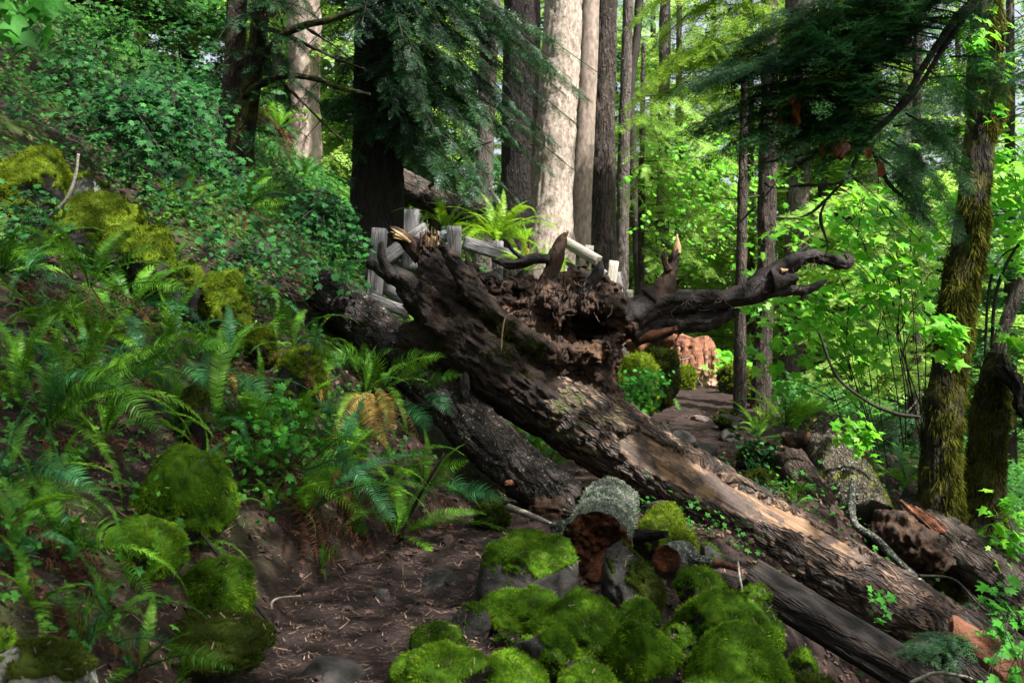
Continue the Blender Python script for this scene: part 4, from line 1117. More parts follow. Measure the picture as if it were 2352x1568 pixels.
BO = [
    ('big dark-faced boulder with a bright moss cap just left of the red-ended cut log', (1080, 1246, 1342, 1425), 6.0, .42, 5, 2, 'rock', 'moss', (.0, .1, .1)),
    ('angular rock with mossy right flank leaning under the cut log', (1372, 1256, 1528, 1425), 5.95, .45, 7, 13, 'rock', 'moss_d', (.7, -.1, -.2)),
    ('round moss mound right behind the cut log against the fallen tree', (1470, 1166, 1578, 1262), 7.2, 0.84, 4, 4, 'rock', 'moss_y', (0, 0, .3)),
    ('small moss lump between the cut log and the cut branch', (1452, 1205, 1545, 1300), 6.9, 0.82, 3, 5, 'rock', 'moss_y', (0, 0, .3)),
    ('smallest fluffy moss ball at the right of the cut log mounds', (1528, 1222, 1606, 1285), 6.8, 1., 0, 6, 'rock', 'moss_y', (0, 0, .3)),
    ('bare dark grey rock poking from the moss beside the trail', (1032, 1394, 1135, 1470), 5.35, .18, 6, 7, 'rock', 'moss', (.5, 0, 0)),
    ('low mossy hump behind the bare dark grey rock', (1100, 1376, 1320, 1470), 5.5, 0.72, 5, 8, 'rock', 'moss', (0, 0, .1)),
    ('wide bright moss mound in the centre of the rock pile', (1205, 1384, 1445, 1530), 5.2, 0.8, 6, 9, 'rock', 'moss', (0, 0, .3)),
    ('dark angular rock half bare in front of the central moss mound', (1180, 1448, 1332, 1560), 4.95, .35, 7, 10, 'rock', 'moss', (.8, 0, .1)),
    ('round shaggy moss tuft rock at the edge of the trail', (935, 1440, 1062, 1530), 4.95, 0.8, 4, 11, 'rock', 'moss', (0, -.1, .2)),
    ('broad moss mound at the bottom edge next to the trail', (885, 1500, 1140, 1640), 4.55, 0.74, 5, 12, 'rock', 'moss', (.1, .2, .2)),
    ('flat mossy stone sunk between the bottom mounds', (1100, 1520, 1262, 1610), 4.7, 0.7, 5, 14, 'rock', 'moss', (0, 0, .1)),
    ('tall rounded moss boulder right of centre at the bottom edge', (1398, 1440, 1565, 1600), 4.8, 0.82, 5, 15, 'rock', 'moss', (0, 0, .3)),
    ('large domed moss boulder below the cut branch', (1522, 1372, 1755, 1510), 5.4, 0.84, 5, 16, 'rock', 'moss', (0, 0, .3)),
    ('largest moss boulder in the lower right of the rock pile', (1558, 1458, 1850, 1660), 4.75, 0.84, 6, 17, 'rock', 'moss', (0, 0, .3)),
    ('moss hump squeezed between the domed boulder and the split log', (1688, 1388, 1795, 1510), 5.6, 0.85, 4, 18, 'rock', 'moss', (0, 0, .3)),
    ('small moss cushion right under the cut branch', (1548, 1316, 1664, 1385), 6.05, 0.8, 4, 19, 'rock', 'moss', (0, 0, .2)),
    ('mossy lump at the bottom edge between two larger mounds', (1270, 1535, 1425, 1640), 4.4, 0.84, 4, 20, 'rock', 'moss', (0, 0, .3)),
    ('little bare rock chip in front of the dark angular rock', (1290, 1515, 1378, 1570), 4.55, .12, 6, 21, 'rock', 'moss', (0, 0, 0)),
    ('mossy foot of the angular leaning rock', (1420, 1380, 1520, 1460), 5.6, 0.75, 4, 22, 'rock', 'moss', (0, 0, .2)),
    ('moss rock at the bottom edge before the largest moss boulder', (1545, 1570, 1700, 1680), 4.3, 0.84, 4, 23, 'rock', 'moss', (0, 0, .3)),
    ('mossy rock sliding under the split log at the bottom edge', (1780, 1560, 1940, 1680), 4.9, .9, 0, 24, 'rock', 'moss_d', (0, 0, .2)),
    ('big shaggy moss boulder bulging from the fern bank left of the trail', (318, 1026, 538, 1262), 5.35, 0.92, 2, 25, 'rock', 'moss', (0, -.3, .5)),
    ('moss draped rock at the foot of the bank beside the long stick', (400, 1284, 575, 1465), 4.85, 0.85, 3, 26, 'rock', 'moss', (.2, -.3, .5)),
    ('dark mossy ledge below the big shaggy boulder', (250, 1190, 420, 1330), 5.0, .9, 0, 27, 'rock', 'moss', (0, -.3, .4)),
    ('round grey rock with lichen and moss patches in the bottom left corner', (-10, 1478, 215, 1660), 3.42, .45, 1, 28, 'rock_lichen', 'moss_d', (.1, 0, -.1)),
    ('mossy stone cut by the left edge near the bottom', (-60, 1455, 40, 1560), 4.3, .95, 0, 29, 'rock', 'moss', (0, 0, .3)),
    ('low moss carpeted rock beside the trail at the lower left', (320, 1420, 620, 1540), 4.55, .9, 1, 30, 'rock', 'moss_d', (0, 0, .2)),
    ('yellow-green moss boulder with an overhanging lip midway up the bank', (378, 598, 500, 722), 8.1, 0.6, 5, 31, 'rock', 'moss_y', (.3, .1, .3)),
    ('rounded yellow moss boulder joined to the right of the overhanging one', (462, 625, 576, 752), 8.0, 0.8, 3, 32, 'rock', 'moss_y', (0, -.2, .4)),
    ('ridge-shaped rock with a thick mane of yellow moss', (108, 446, 330, 575), 8.2, 0.5, 5, 33, 'rock', 'moss_y', (.2, -.2, .2)),
    ('mossy slope rock trailing down right of the ridge-shaped one', (285, 520, 392, 632), 8.05, 0.7, 4, 34, 'rock', 'moss_y', (.1, -.2, .3)),
    ('small dome of moss on the dark rock under the ridge', (222, 520, 298, 600), 7.9, 0.62, 3, 35, 'rock', 'moss_y', (0, 0, .1)),
    ('big moss topped rock at the left edge behind the curved stick', (-40, 342, 180, 500), 8.6, 0.62, 5, 36, 'rock', 'moss_y', (0, 0, .1)),
    ('grey speckled rock behind the ridge of moss', (128, 402, 275, 520), 8.7, .15, 4, 37, 'rock_lichen', 'moss_y', (0, 0, 0)),
    ('small yellow moss rock among ferns below the moss boulders', (562, 750, 640, 815), 7.4, 0.8, 3, 38, 'rock', 'moss_y', (0, 0, .3)),
    ('moss rock behind the upright ferns left of the root plate', (632, 795, 752, 900), 7.3, 0.75, 3, 39, 'rock', 'moss_y', (0, -.1, .3)),
    ('dull moss rock half hidden by fern fronds on the bank', (405, 885, 492, 985), 6.3, 0.7, 4, 40, 'rock', 'moss_d', (0, -.2, .3)),
    ('little moss rock at the inner bend of the trail', (1085, 1148, 1170, 1215), 7.6, .9, 0, 41, 'rock', 'moss_d', (0, 0, .3)),
    ('bare grey rock in the earth bank under the drooping fern', (812, 1040, 905, 1115), 7.1, .15, 5, 42, 'rock', 'moss', (0, 0, 0)),
    ('tall moss bank rock under the right roots beside the far trail', (1392, 815, 1510, 950), 12.0, 0.8, 4, 43, 'rock', 'moss_y', (.1, -.3, .5)),
    ('dark rock with ferns above the far trail edge', (1450, 800, 1560, 925), 13.0, .7, 2, 44, 'rock', 'moss_d', (.2, -.2, .3)),
    ('round yellow moss rock touching the orange stump', (1543, 842, 1600, 892), 16.8, 0.85, 3, 45, 'rock', 'moss_y', (0, -.2, .4)),
    ('mossy rock with a dark hollow right of the orange stump', (1648, 836, 1735, 905), 16.8, .8, 2, 46, 'rock', 'moss_y', (.1, 0, .3)),
    ('upright moss rock touching the slim trunk by the far trail', (1700, 845, 1760, 925), 15.6, .9, 1, 47, 'rock', 'moss_y', (0, 0, .3)),
    ('dark stone with a mossy top on the right rim of the far trail', (1640, 945, 1712, 990), 13.0, .4, 5, 48, 'rock', 'moss_d', (0, 0, 0)),
    ('blocky dark rock under the fern on the right rim of the trail', (1690, 1020, 1790, 1085), 11.2, .25, 6, 49, 'rock', 'moss_d', (0, 0, 0)),
    ('low mossy rock between trail and the bare red-brown log', (1700, 1080, 1790, 1135), 10.2, .6, 3, 50, 'rock', 'moss_d', (0, 0, 0)),
    ('dark stone chip between the central moss mound and the domed boulder', (1440, 1470, 1520, 1530), 5.25, .2, 6, 61, 'rock', 'moss_d', (.2, 0, 0)),
    ('small half-mossed stone below the low mossy hump', (1130, 1450, 1200, 1500), 5.1, .5, 5, 62, 'rock', 'moss', (0, 0, 0)),
    ('moss tuft stone between the two mounds on the bottom edge left of centre', (1235, 1490, 1310, 1550), 4.75, .8, 4, 63, 'rock', 'moss', (0, 0, .1)),
    ('little round moss stone left of the largest moss boulder', (1520, 1440, 1600, 1510), 5.0, .85, 4, 64, 'rock', 'moss', (0, 0, .2)),
    ('mossy stone at the right foot of the largest moss boulder', (1800, 1500, 1880, 1590), 5.1, .85, 4, 65, 'rock', 'moss', (0, 0, .2)),
    ('small moss stone under the right side of the domed boulder', (1700, 1350, 1770, 1410), 5.85, .85, 4, 66, 'rock', 'moss', (0, 0, .2)),
    ('bare grey stone at the trail side of the bottom mounds', (1040, 1480, 1100, 1530), 4.9, .1, 6, 67, 'rock', 'moss_d', (0, 0, 0)),
    ('blue-grey stone wedged under the fallen tree behind the moss mound', (1470, 1150, 1560, 1185), 7.7, 0, 5, 51, 'rock', 'moss', (0, 0, 0)),
    ('grey stone under the fallen tree beside the cut branch', (1600, 1255, 1668, 1300), 6.9, .3, 5, 52, 'rock', 'moss', (.3, 0, 0)),
]
for (lb, box, d, ms, ang, sd, mt, mm, ln) in BO:
    boulder(lb, box, d, ms, ang, sd, mt, mm, 'mossy_boulder' if ms > .3 else 'rock', lean=ln, hang=.35 if sd in (25, 26, 27, 31, 33) else .14, wild=.42 if 30 < sd < 49 else (.24 if sd in (25, 26, 27, 30) else .2), sink=.55 if 30 < sd < 41 else .2)
ST = [((1075, 1238, 1165, 1262), 'flat grey step stone where the trail bends behind the big boulder'), ((930, 1310, 1090, 1352), 'broad dark step stone crossing the middle of the trail'),
      ((640, 1512, 850, 1580), 'dark rock step at the bottom of the trail'), ((890, 1505, 960, 1560), 'blue-grey stone at the trail edge near the bottom mound'),
      ((1585, 952, 1628, 968), 'pale stone in the sun patch of the far trail'), ((1640, 945, 1668, 962), 'small pale stone right of the sun patch on the far trail'),
      ((1530, 985, 1600, 1030), 'dark stone on the left of the far trail below the sun patch'), ((1590, 1020, 1650, 1070), 'lumpy dark stone in the middle of the far trail'),
      ((855, 1350, 900, 1385), 'small bluish stone on the left side of the trail'), ((1490, 970, 1545, 1000), 'dark flat stone at the left edge of the far trail'), ((1650, 985, 1690, 1015), 'little dark stone near the right edge of the far trail')]
for k, (box, lb) in enumerate(ST):
    boulder(lb, box, None, 0, 5, 70 + k, 'rock_pale' if k in (4, 5) else 'rock', nm='trail_stone', sink=.9, cat='stone', group='stones in the trail')

# ================================================================== FERNS
def frond_px(base, mid, tip, d, wpx, r, dd=-.22, dead=False, lift=None):
    b = P(*base, d); m = P(*mid, d + dd * .55); t = P(*tip, d + dd)
    # quadratic through the three points, more bend near the tip
    path = spline([b, m, t], 40)
    up = norm(np.array([r.normal(0, .25), -.75, .62]))
    return frond_geo(path, wpx / FPX * d, r=r, up=up, dead=dead)


def frond_proto(name, mat, L, a0, a1, width, seed, dead=False):
    r = np.random.default_rng(seed)
    k = np.linspace(0, 1, 40); a = np.radians(a0 + (a1 - a0) * k ** 1.25)
    dx = np.cos(a) * L / 39; dz = np.sin(a) * L / 39
    path = np.stack([np.cumsum(dx), .03 * np.sin(k * 3 + seed) * L, np.cumsum(dz)], -1); path = path - path[0]
    g = frond_geo(path, width, r=r, up=(0, 0, 1) if a0 > 0 else (.6, 0, .8), dead=dead)
    return make_mesh(name, g['V'], g['Q'], g['T'], M[mat], g['midx'] * 0, True, None, g['tint'])


FP = {}
for mk_ in ('fern', 'fern_teal', 'fern_sun'):
    FP[mk_] = [frond_proto('frond', mk_, .85, 70, -5, .085, 1), frond_proto('frond', mk_, .95, 62, -25, .09, 2), frond_proto('frond', mk_, .80, 78, 30, .08, 3), frond_proto('frond', mk_, .9, 45, -45, .085, 4), frond_proto('frond', mk_, 1.15, 66, -55, .095, 14), frond_proto('frond', mk_, 1.05, 35, -70, .08, 15), frond_proto('frond', mk_, .6, 72, 10, .07, 16), frond_proto('frond', mk_, 1.1, 55, -15, .09, 17)]
FP['fern_dead'] = [frond_proto('dead_frond', 'fern_dead', .8, -20, -85, .07, 5, True), frond_proto('dead_frond', 'fern_dead', .7, 15, -95, .065, 6, True), frond_proto('dead_frond', 'fern_dead', .9, -40, -80, .065, 7, True)]
FP['fern_gold'] = [frond_proto('golden_frond', 'fern_gold', .7, 30, -70, .075, 8), frond_proto('golden_frond', 'fern_gold', .6, 10, -75, .07, 9)]
from mathutils import Euler, Matrix


def fern(label, base, d=None, n=12, L=1., mat='fern', traced=(), zf=None, dead=5, lean=(.35, -.55), gold=0, group='sword ferns on the slopes', sun=False, seed=0, el=0.):
    r = np.random.default_rng(seed + 500)
    x, y = base
    if zf: x, y = zf(x, y)
    d = min(hit(x, y), d or 99)
    loc = P(x, y, d)
    t = thing('sword_fern', label, 'fern', loc, group)
    for k, f in enumerate(traced):
        bx, by, mx, my, tx, ty = f[:6]; w = f[6] if len(f) > 6 else 30; mt = f[7] if len(f) > 7 else mat
        cv = zf or idf
        g = frond_px(cv(bx, by), cv(mx, my), cv(tx, ty), d - (.0 if len(f) < 9 else f[8]), w, r)
        g['midx'] = None
        o = obj('frond', g, M[mt], t)
        if mt == 'fern_gold': o['label'] = 'golden dying frond'
    def put(me, tilt, az, s):
        o = bpy.data.objects.new(me.name.split('.')[0], me); COL.objects.link(o); o.parent = t
        mtx = Matrix.Rotation(az, 4, 'Z') @ Matrix.Rotation(-tilt, 4, 'Y') @ Matrix.Rotation(r.normal(0, .25), 4, 'X')
        o.rotation_euler = mtx.to_euler(); o.scale = (s,) * 3
    la = math.atan2(lean[1], lean[0]); ll = math.hypot(*lean)
    for k in range(n + 3 if n < 8 else n):
        az = 2 * PI * (k + .7 * r.random()) / max(n, 5)
        c = math.cos(az - la)
        put(FP[mat if r.random() < .86 else ('fern_teal' if mat == 'fern' else mat)][r.integers(0, 8)], -c * ll * .55 + el + r.normal(0, .16), az, L * r.uniform(.65, 1.1))
    for k in range(dead):
        put(FP['fern_dead'][r.integers(0, 3)], r.normal(-.1, .2), la + r.normal(0, .8), L * r.uniform(.6, 1.15))
    for k in range(gold):
        put(FP['fern_gold'][r.integers(0, 2)], r.normal(0, .15), la + r.normal(0, .7), L * r.uniform(.7, 1.))
    return t


fern('fern with three tall fronds before the small dome of moss on the upper bank', (620, 420), 6.9, 5, .75, zf=z4, seed=1, dead=6, traced=[(605, 420, 585, 220, 705, 15, 40), (720, 350, 880, 210, 1090, 130, 34), (780, 420, 1080, 385, 1350, 470, 34), (900, 340, 1030, 265, 1205, 250, 26), (500, 360, 455, 230, 365, 115, 26), (560, 400, 470, 380, 300, 340, 26, 'fern_teal')])
fern('fern with one broad upright frond pair on the middle of the bank', (580, 960), 6.2, 4, .7, zf=z4, seed=2, dead=7, traced=[(540, 740, 500, 600, 520, 480, 42), (600, 1000, 640, 780, 750, 608, 46), (580, 990, 590, 850, 640, 700, 34), (700, 960, 800, 860, 1090, 800, 30, 'fern_teal')])
fern('fern with a very long bright frond stretching right across the bank', (430, 1190), 5.8, 5, .8, zf=z4, seed=3, dead=5, traced=[(440, 1180, 1000, 920, 1670, 770, 50), (520, 1100, 900, 900, 1480, 640, 36), (480, 1150, 620, 1000, 300, 1080, 40, 'fern_teal'), (900, 1000, 1200, 830, 1680, 830, 36)])
fern('fern with a great dark arching frond low on the bank near the left edge', (330, 1380), 5.3, 5, .85, zf=z4, seed=4, dead=6, traced=[(330, 1370, 690, 1070, 1120, 1440, 60), (330, 1340, 520, 1080, 960, 1130, 52), (320, 1330, 400, 1090, 580, 1020, 44, 'fern_teal'), (200, 1480, 500, 1230, 900, 1230, 44)])
fern('bright fern crossing the left edge high on the bank', (20, 330), 7.2, 7, .85, zf=z4, seed=5, dead=5, traced=[(0, 310, 40, 130, 180, 35, 44), (10, 320, 210, 220, 375, 470, 42, 'fern_teal'), (20, 250, 100, 150, 190, 240, 30)])
fern('fern of narrow upright fronds right of the small yellow moss rock', (1990, 860), 7.3, 3, .6, zf=z4, seed=6, dead=4, traced=[(2005, 830, 1960, 640, 1925, 512, 30), (1990, 800, 1900, 640, 1855, 512, 24), (2040, 1130, 2030, 980, 2010, 845, 28), (2140, 900, 2160, 770, 2175, 665, 28, 'fern_teal'), (2180, 1010, 2210, 880, 2270, 770, 32)])
fern('lush fern clump spreading below the dark underside of the root plate', (330, 1250), 7.6, 6, .8, zf=z5, seed=7, dead=4, traced=[(360, 1190, 430, 1080, 615, 985, 34), (390, 1210, 560, 1080, 750, 1020, 32), (470, 1240, 560, 1160, 665, 1130, 26), (560, 1260, 700, 1180, 870, 1162, 28), (600, 1290, 700, 1330, 810, 1450, 32, 'fern_teal'), (190, 1150, 90, 1020, -60, 1030, 32), (240, 1110, 300, 1030, 390, 985, 28), (420, 1350, 560, 1420, 640, 1555, 34, 'fern_teal'), (200, 1290, 180, 1130, 230, 990, 34), (300, 1200, 280, 1080, 200, 985, 30), (0, 1290, 70, 1400, 140, 1560, 34, 'fern_teal')])
fern('fern with golden dying fronds hanging left of the furrowed log', (840, 905), 7.3, 2, .6, seed=8, dead=5, gold=2, traced=[(835, 905, 800, 930, 760, 1040, 30, 'fern_gold'), (850, 900, 860, 960, 890, 1030, 32, 'fern_gold'), (750, 950, 745, 920, 735, 895, 24, 'fern_gold'), (860, 890, 890, 930, 905, 1000, 26, 'fern_gold')])
fern('big bright fern in the middle of the bank above the bare earth', (660, 1075), 6.5, 5, .9, seed=9, dead=9, traced=[(640, 1060, 610, 960, 555, 885, 30), (655, 1060, 640, 990, 640, 925, 30), (680, 1050, 700, 970, 710, 890, 34), (690, 1060, 760, 960, 720, 910, 30, 'fern_teal'), (700, 1070, 780, 1005, 830, 1010, 32), (640, 1075, 560, 1030, 470, 1060, 34), (650, 1090, 600, 1130, 540, 1170, 30), (610, 1110, 600, 1160, 608, 1255, 34, 'fern_teal'), (630, 1120, 640, 1170, 645, 1216, 26, 'fern_teal'), (700, 1080, 790, 1060, 880, 1170, 34, 'fern_teal'), (690, 1090, 730, 1110, 850, 1190, 32)])
fern('fern with drooping blue-green fronds beside the lower end of the furrowed log', (600, 250), 7.5, 4, .7, zf=z8, seed=10, dead=4, traced=[(570, 240, 535, 110, 525, -20, 32), (610, 240, 600, 110, 595, -30, 34), (650, 220, 720, 120, 915, 45, 34), (700, 200, 800, 180, 900, 265, 34, 'fern_teal'), (700, 260, 950, 255, 1185, 330, 34, 'fern_teal'), (610, 270, 680, 150, 780, 20, 34), (560, 250, 540, 160, 440, 90, 28)])
fern('blue-green fern draped down the earth bank left of the trail bend', (60, 80), 6.9, 3, .7, zf=z8, seed=11, dead=8, traced=[(60, 70, 200, 240, 330, 490, 38, 'fern_teal'), (130, 110, 300, 290, 395, 470, 36, 'fern_teal'), (-60, 120, 60, 40, 155, 95, 30), (-40, 240, 100, 300, 200, 480, 36), (0, 400, 120, 470, 230, 560, 28)])
fern('dark fern with hanging blue-green fronds at the lower left edge', (40, 480), 4.7, 3, .7, zf=z7, seed=12, dead=9, traced=[(20, 480, 120, 700, 240, 1180, 48, 'fern_teal'), (60, 500, 130, 660, 180, 900, 44, 'fern_teal'), (150, 720, 260, 860, 365, 1130, 44, 'fern_teal'), (-10, 700, 60, 800, 110, 900, 40, 'fern_teal'), (10, 880, 70, 980, 130, 1130, 36), (-20, 470, 40, 490, 115, 540, 40)])
fern('fern with two sunny arching fronds above the hanging lower left fern', (430, 720), 4.85, 3, .6, zf=z7, seed=13, dead=6, traced=[(430, 730, 640, 525, 905, 640, 46), (500, 690, 740, 590, 975, 730, 36), (400, 650, 300, 600, 225, 640, 28, 'fern_teal')])
fern('fern with one broad upright frond in the lower left foreground', (530, 1320), 4.5, 2, .5, zf=z7, seed=14, dead=3, traced=[(525, 1320, 610, 1060, 755, 825, 52), (550, 1340, 680, 1210, 890, 1090, 34), (560, 1360, 620, 1280, 700, 1000, 30, 'fern_teal')])
fern('low fern reaching right along the bottom edge toward the trail', (950, 1480), 4.45, 2, .5, zf=z7, seed=15, dead=3, traced=[(950, 1470, 1300, 1370, 1610, 1480, 38), (680, 1345, 900, 1260, 1190, 1275, 32, 'fern_teal'), (1200, 1480, 1240, 1520, 1290, 1580, 36), (960, 1500, 900, 1440, 830, 1390, 30, 'fern_teal')])
fern('dark fern with long drooping fronds above the lower left corner', (60, 230), 5.0, 3, .7, zf=z7, seed=16, dead=14, traced=[(-20, 280, 170, 400, 290, 580, 44, 'fern_teal'), (200, 260, 430, 400, 570, 555, 42, 'fern_teal'), (40, 130, 400, 100, 700, 300, 44, 'fern_teal'), (0, 170, 250, 70, 470, 190, 42, 'fern_teal'), (680, 745, 900, 830, 1095, 1060, 30)])
fern('small fern at the foot of the bank beside the trail', (2200, 790), None, 2, .3, zf=z7, seed=17, dead=3, traced=[(2190, 790, 2230, 700, 2345, 668, 30)])
fern('large solitary fern on the right rim of the far trail', (720, 1370), 11.6, 5, .9, zf=z6, seed=18, dead=1, traced=[(720, 1370, 880, 1270, 1085, 1240, 34), (730, 1370, 860, 1240, 1030, 1200, 34), (730, 1360, 820, 1240, 950, 1195, 32), (720, 1360, 770, 1250, 830, 1195, 30), (715, 1360, 745, 1240, 775, 1150, 30), (705, 1360, 690, 1260, 665, 1190, 30), (700, 1370, 640, 1300, 610, 1290, 30), (690, 1380, 590, 1270, 500, 1265, 32, 'fern_sun'), (740, 1380, 900, 1320, 1060, 1280, 30)])
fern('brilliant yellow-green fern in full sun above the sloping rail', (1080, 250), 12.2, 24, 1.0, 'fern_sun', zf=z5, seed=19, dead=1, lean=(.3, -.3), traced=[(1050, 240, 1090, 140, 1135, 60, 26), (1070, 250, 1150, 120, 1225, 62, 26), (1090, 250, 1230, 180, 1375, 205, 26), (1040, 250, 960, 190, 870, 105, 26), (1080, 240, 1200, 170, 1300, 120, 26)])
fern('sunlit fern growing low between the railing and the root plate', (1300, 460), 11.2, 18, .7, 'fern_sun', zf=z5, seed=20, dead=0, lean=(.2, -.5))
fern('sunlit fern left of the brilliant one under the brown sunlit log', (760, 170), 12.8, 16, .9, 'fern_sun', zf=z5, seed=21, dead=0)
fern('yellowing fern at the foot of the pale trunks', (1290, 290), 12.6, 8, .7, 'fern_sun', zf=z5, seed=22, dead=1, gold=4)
fern('sunlit fern in front of the pale slats', (1560, 480), 11.4, 8, .5, 'fern_sun', zf=z5, seed=23, dead=0, gold=2)
fern('fern with flat bright fronds under the vine maple on the upper bank', (1690, 1430), 9.4, 6, .8, zf=z1, seed=24, dead=3, traced=[(1690, 1440, 1780, 1380, 1990, 1390, 30), (1700, 1450, 1800, 1430, 1950, 1460, 28), (1660, 1280, 1750, 1220, 1890, 1210, 30), (1640, 1200, 1750, 1160, 1880, 1190, 26), (1680, 1360, 1800, 1290, 1960, 1250, 28)])
fern('small curved fern on the fallen tree in front of the bare red-brown log', (790, 360), 8.8, 3, .3, zf=z9, seed=25, dead=0, traced=[(760, 350, 770, 240, 860, 230, 24), (800, 330, 860, 210, 960, 290, 22)])
fern('fern at the right edge on the slope beyond the fallen tree', (2230, 1310), 9.2, 9, .8, seed=26, dead=1)
fern('fern behind the mossy trunks low at the right', (2310, 1420), 8.6, 9, .75, seed=27, dead=0)
fern('upright curly fern near the left edge of the middle bank', (130, 1250), 5.6, 3, .7, zf=z4, seed=28, dead=3, traced=[(125, 1260, 155, 950, 275, 640, 30), (480, 800, 430, 710, 370, 670, 26, 'fern_teal'), (120, 1200, 200, 900, 240, 760, 26)])
fern('fern with narrow erect fronds in the centre of the bank', (1190, 1400), 6.3, 4, .6, zf=z4, seed=29, dead=5, traced=[(1190, 1410, 1200, 1180, 1190, 975, 24), (1090, 1140, 1060, 1080, 1030, 1040, 24), (1240, 930, 1330, 980, 1390, 1100, 34, 'fern_teal'), (1440, 830, 1420, 720, 1430, 620, 24)])
fern('blue-green fern with a long frond drooping right on the middle bank', (1540, 1020), 6.9, 4, .7, zf=z4, seed=30, dead=5, gold=2, traced=[(1530, 1030, 1720, 1090, 1890, 1290, 34, 'fern_teal'), (1240, 1130, 1400, 1100, 1500, 1170, 30), (1600, 1150, 1660, 1250, 1730, 1400, 30, 'fern_teal')])
fern('fern of pale fresh fronds before the moss rock near the root plate', (1850, 1480), 6.9, 3, .8, zf=z4, seed=31, dead=4, traced=[(1750, 1380, 1690, 1220, 1640, 1100, 28), (1800, 1360, 1770, 1250, 1740, 1170, 28), (1930, 1480, 1940, 1330, 1930, 1210, 32), (2030, 1420, 2060, 1250, 2110, 1095, 32), (2170, 1380, 2130, 1280, 2125, 1165, 32, 'fern_teal'), (2240, 1310, 2200, 1210, 2190, 1130, 30, 'fern_gold'), (2170, 1490, 2260, 1430, 2360, 1430, 30)])
FILL = [((60, 650), 'fern at the left edge under the moss topped rock'), ((330, 880), 'fern in the middle of the bank before the upright frond pair'), ((450, 1130), 'fern tucked against the top of the big shaggy moss boulder'), ((250, 930), 'fern behind the arching dark frond near the left edge'),
        ((560, 715), 'fern between the rounded yellow moss boulder and the trailing vine maple'), ((690, 990), 'fern in the bright cluster above the big bright fern'), ((905, 1235), 'little fern at the bank foot left of the dead stem'), ((140, 1090), 'fern with brown skirt above the two sunny arching fronds'),
        ((330, 1345), 'fern growing from the dark mossy ledge'), ((250, 1420), 'fern right of the broad upright frond in the lower left'), ((80, 1400), 'fern behind the hanging lower left fern'), ((30, 1290), 'fern at the left edge above the hanging lower left fern'), ((705, 1190), 'fern drooping over the red-brown earth in the centre of the bank'),
        ((820, 860), 'fern between the yellowing fronds and the root plate'), ((940, 850), 'fern in the dark under the root plate'), ((480, 705), 'fern before the overhanging moss boulder'), ((380, 690), 'fern left of the overhanging moss boulder'), ((600, 860), 'fern below the small yellow moss rock'),
        ((230, 800), 'fern on the brown slope left of the upright frond pair'), ((760, 720), 'fern below the upper end of the furrowed log'), ((620, 1180), 'fern hanging beside the big shaggy moss boulder'), ((420, 1250), 'fern between the big shaggy boulder and the moss draped rock'), ((170, 1280), 'fern left of the dark mossy ledge'), ((330, 560), 'fern behind the mossy slope rock'), ((880, 1130), 'fern at the foot of the furrowed log in the earth bank'), ((830, 480), 'fern in the gloom left of the collapsed railing'),
        ((300, 720), 'fern tangled with dead stems under the overhanging moss boulder'), ((520, 830), 'fern behind the long bright frond on the bank'), ((380, 800), 'fern right of the upright frond pair'), ((110, 760), 'fern in the brown hollow at the left of the bank'),
        ((240, 1010), 'fern behind the great arching frond'), ((570, 990), 'fern above the big shaggy moss boulder'), ((760, 1130), 'fern hanging over the bare earth right of the big bright fern'), ((480, 1000), 'fern left of the big bright fern'),
        ((640, 300), 'fern on the shaded slope behind the twin trunks'), ((700, 420), 'fern left of the broad dark trunk'), ((590, 250), 'fern right of the twin trunks'), ((420, 500), 'fern under the hanging vine maple leaves'),
        ((40, 880), 'fern at the left edge below the brown hollow'), ((770, 560), 'fern at the foot of the broad dark trunk'), ((1260, 1080), 'fern in the gap between the two fallen trunks'), ((1230, 1050), 'fern peeping out beneath the fallen tree'),
        ((1500, 900), 'fern on the moss bank beside the far trail'), ((90, 1180), 'fern above the hanging lower left fern'), ((800, 1010), 'fern left of the branch stub log'), ((300, 640), 'fern in the crevice beside the ridge of moss'),
        ((860, 780), 'fern beside the dark upper end of the furrowed log'), ((1420, 950), 'fern at the left rim of the far trail under the roots'), ((1740, 1010), 'fern seedling before the large solitary fern'), ((2080, 1120), 'fern behind the decayed log')]
for k, ((x, y), lb) in enumerate(FILL):
    dd = hit(x, y)
    low = x < 640 and y > 1050
    fern(lb, (x, y), min(dd, 15), 8 if low else 12, (.42 + .03 * (k % 4)) if low else (.70 + .04 * (k % 7)) if dd < 9 else .9, seed=60 + k, dead=10 if x < 1000 else 1)

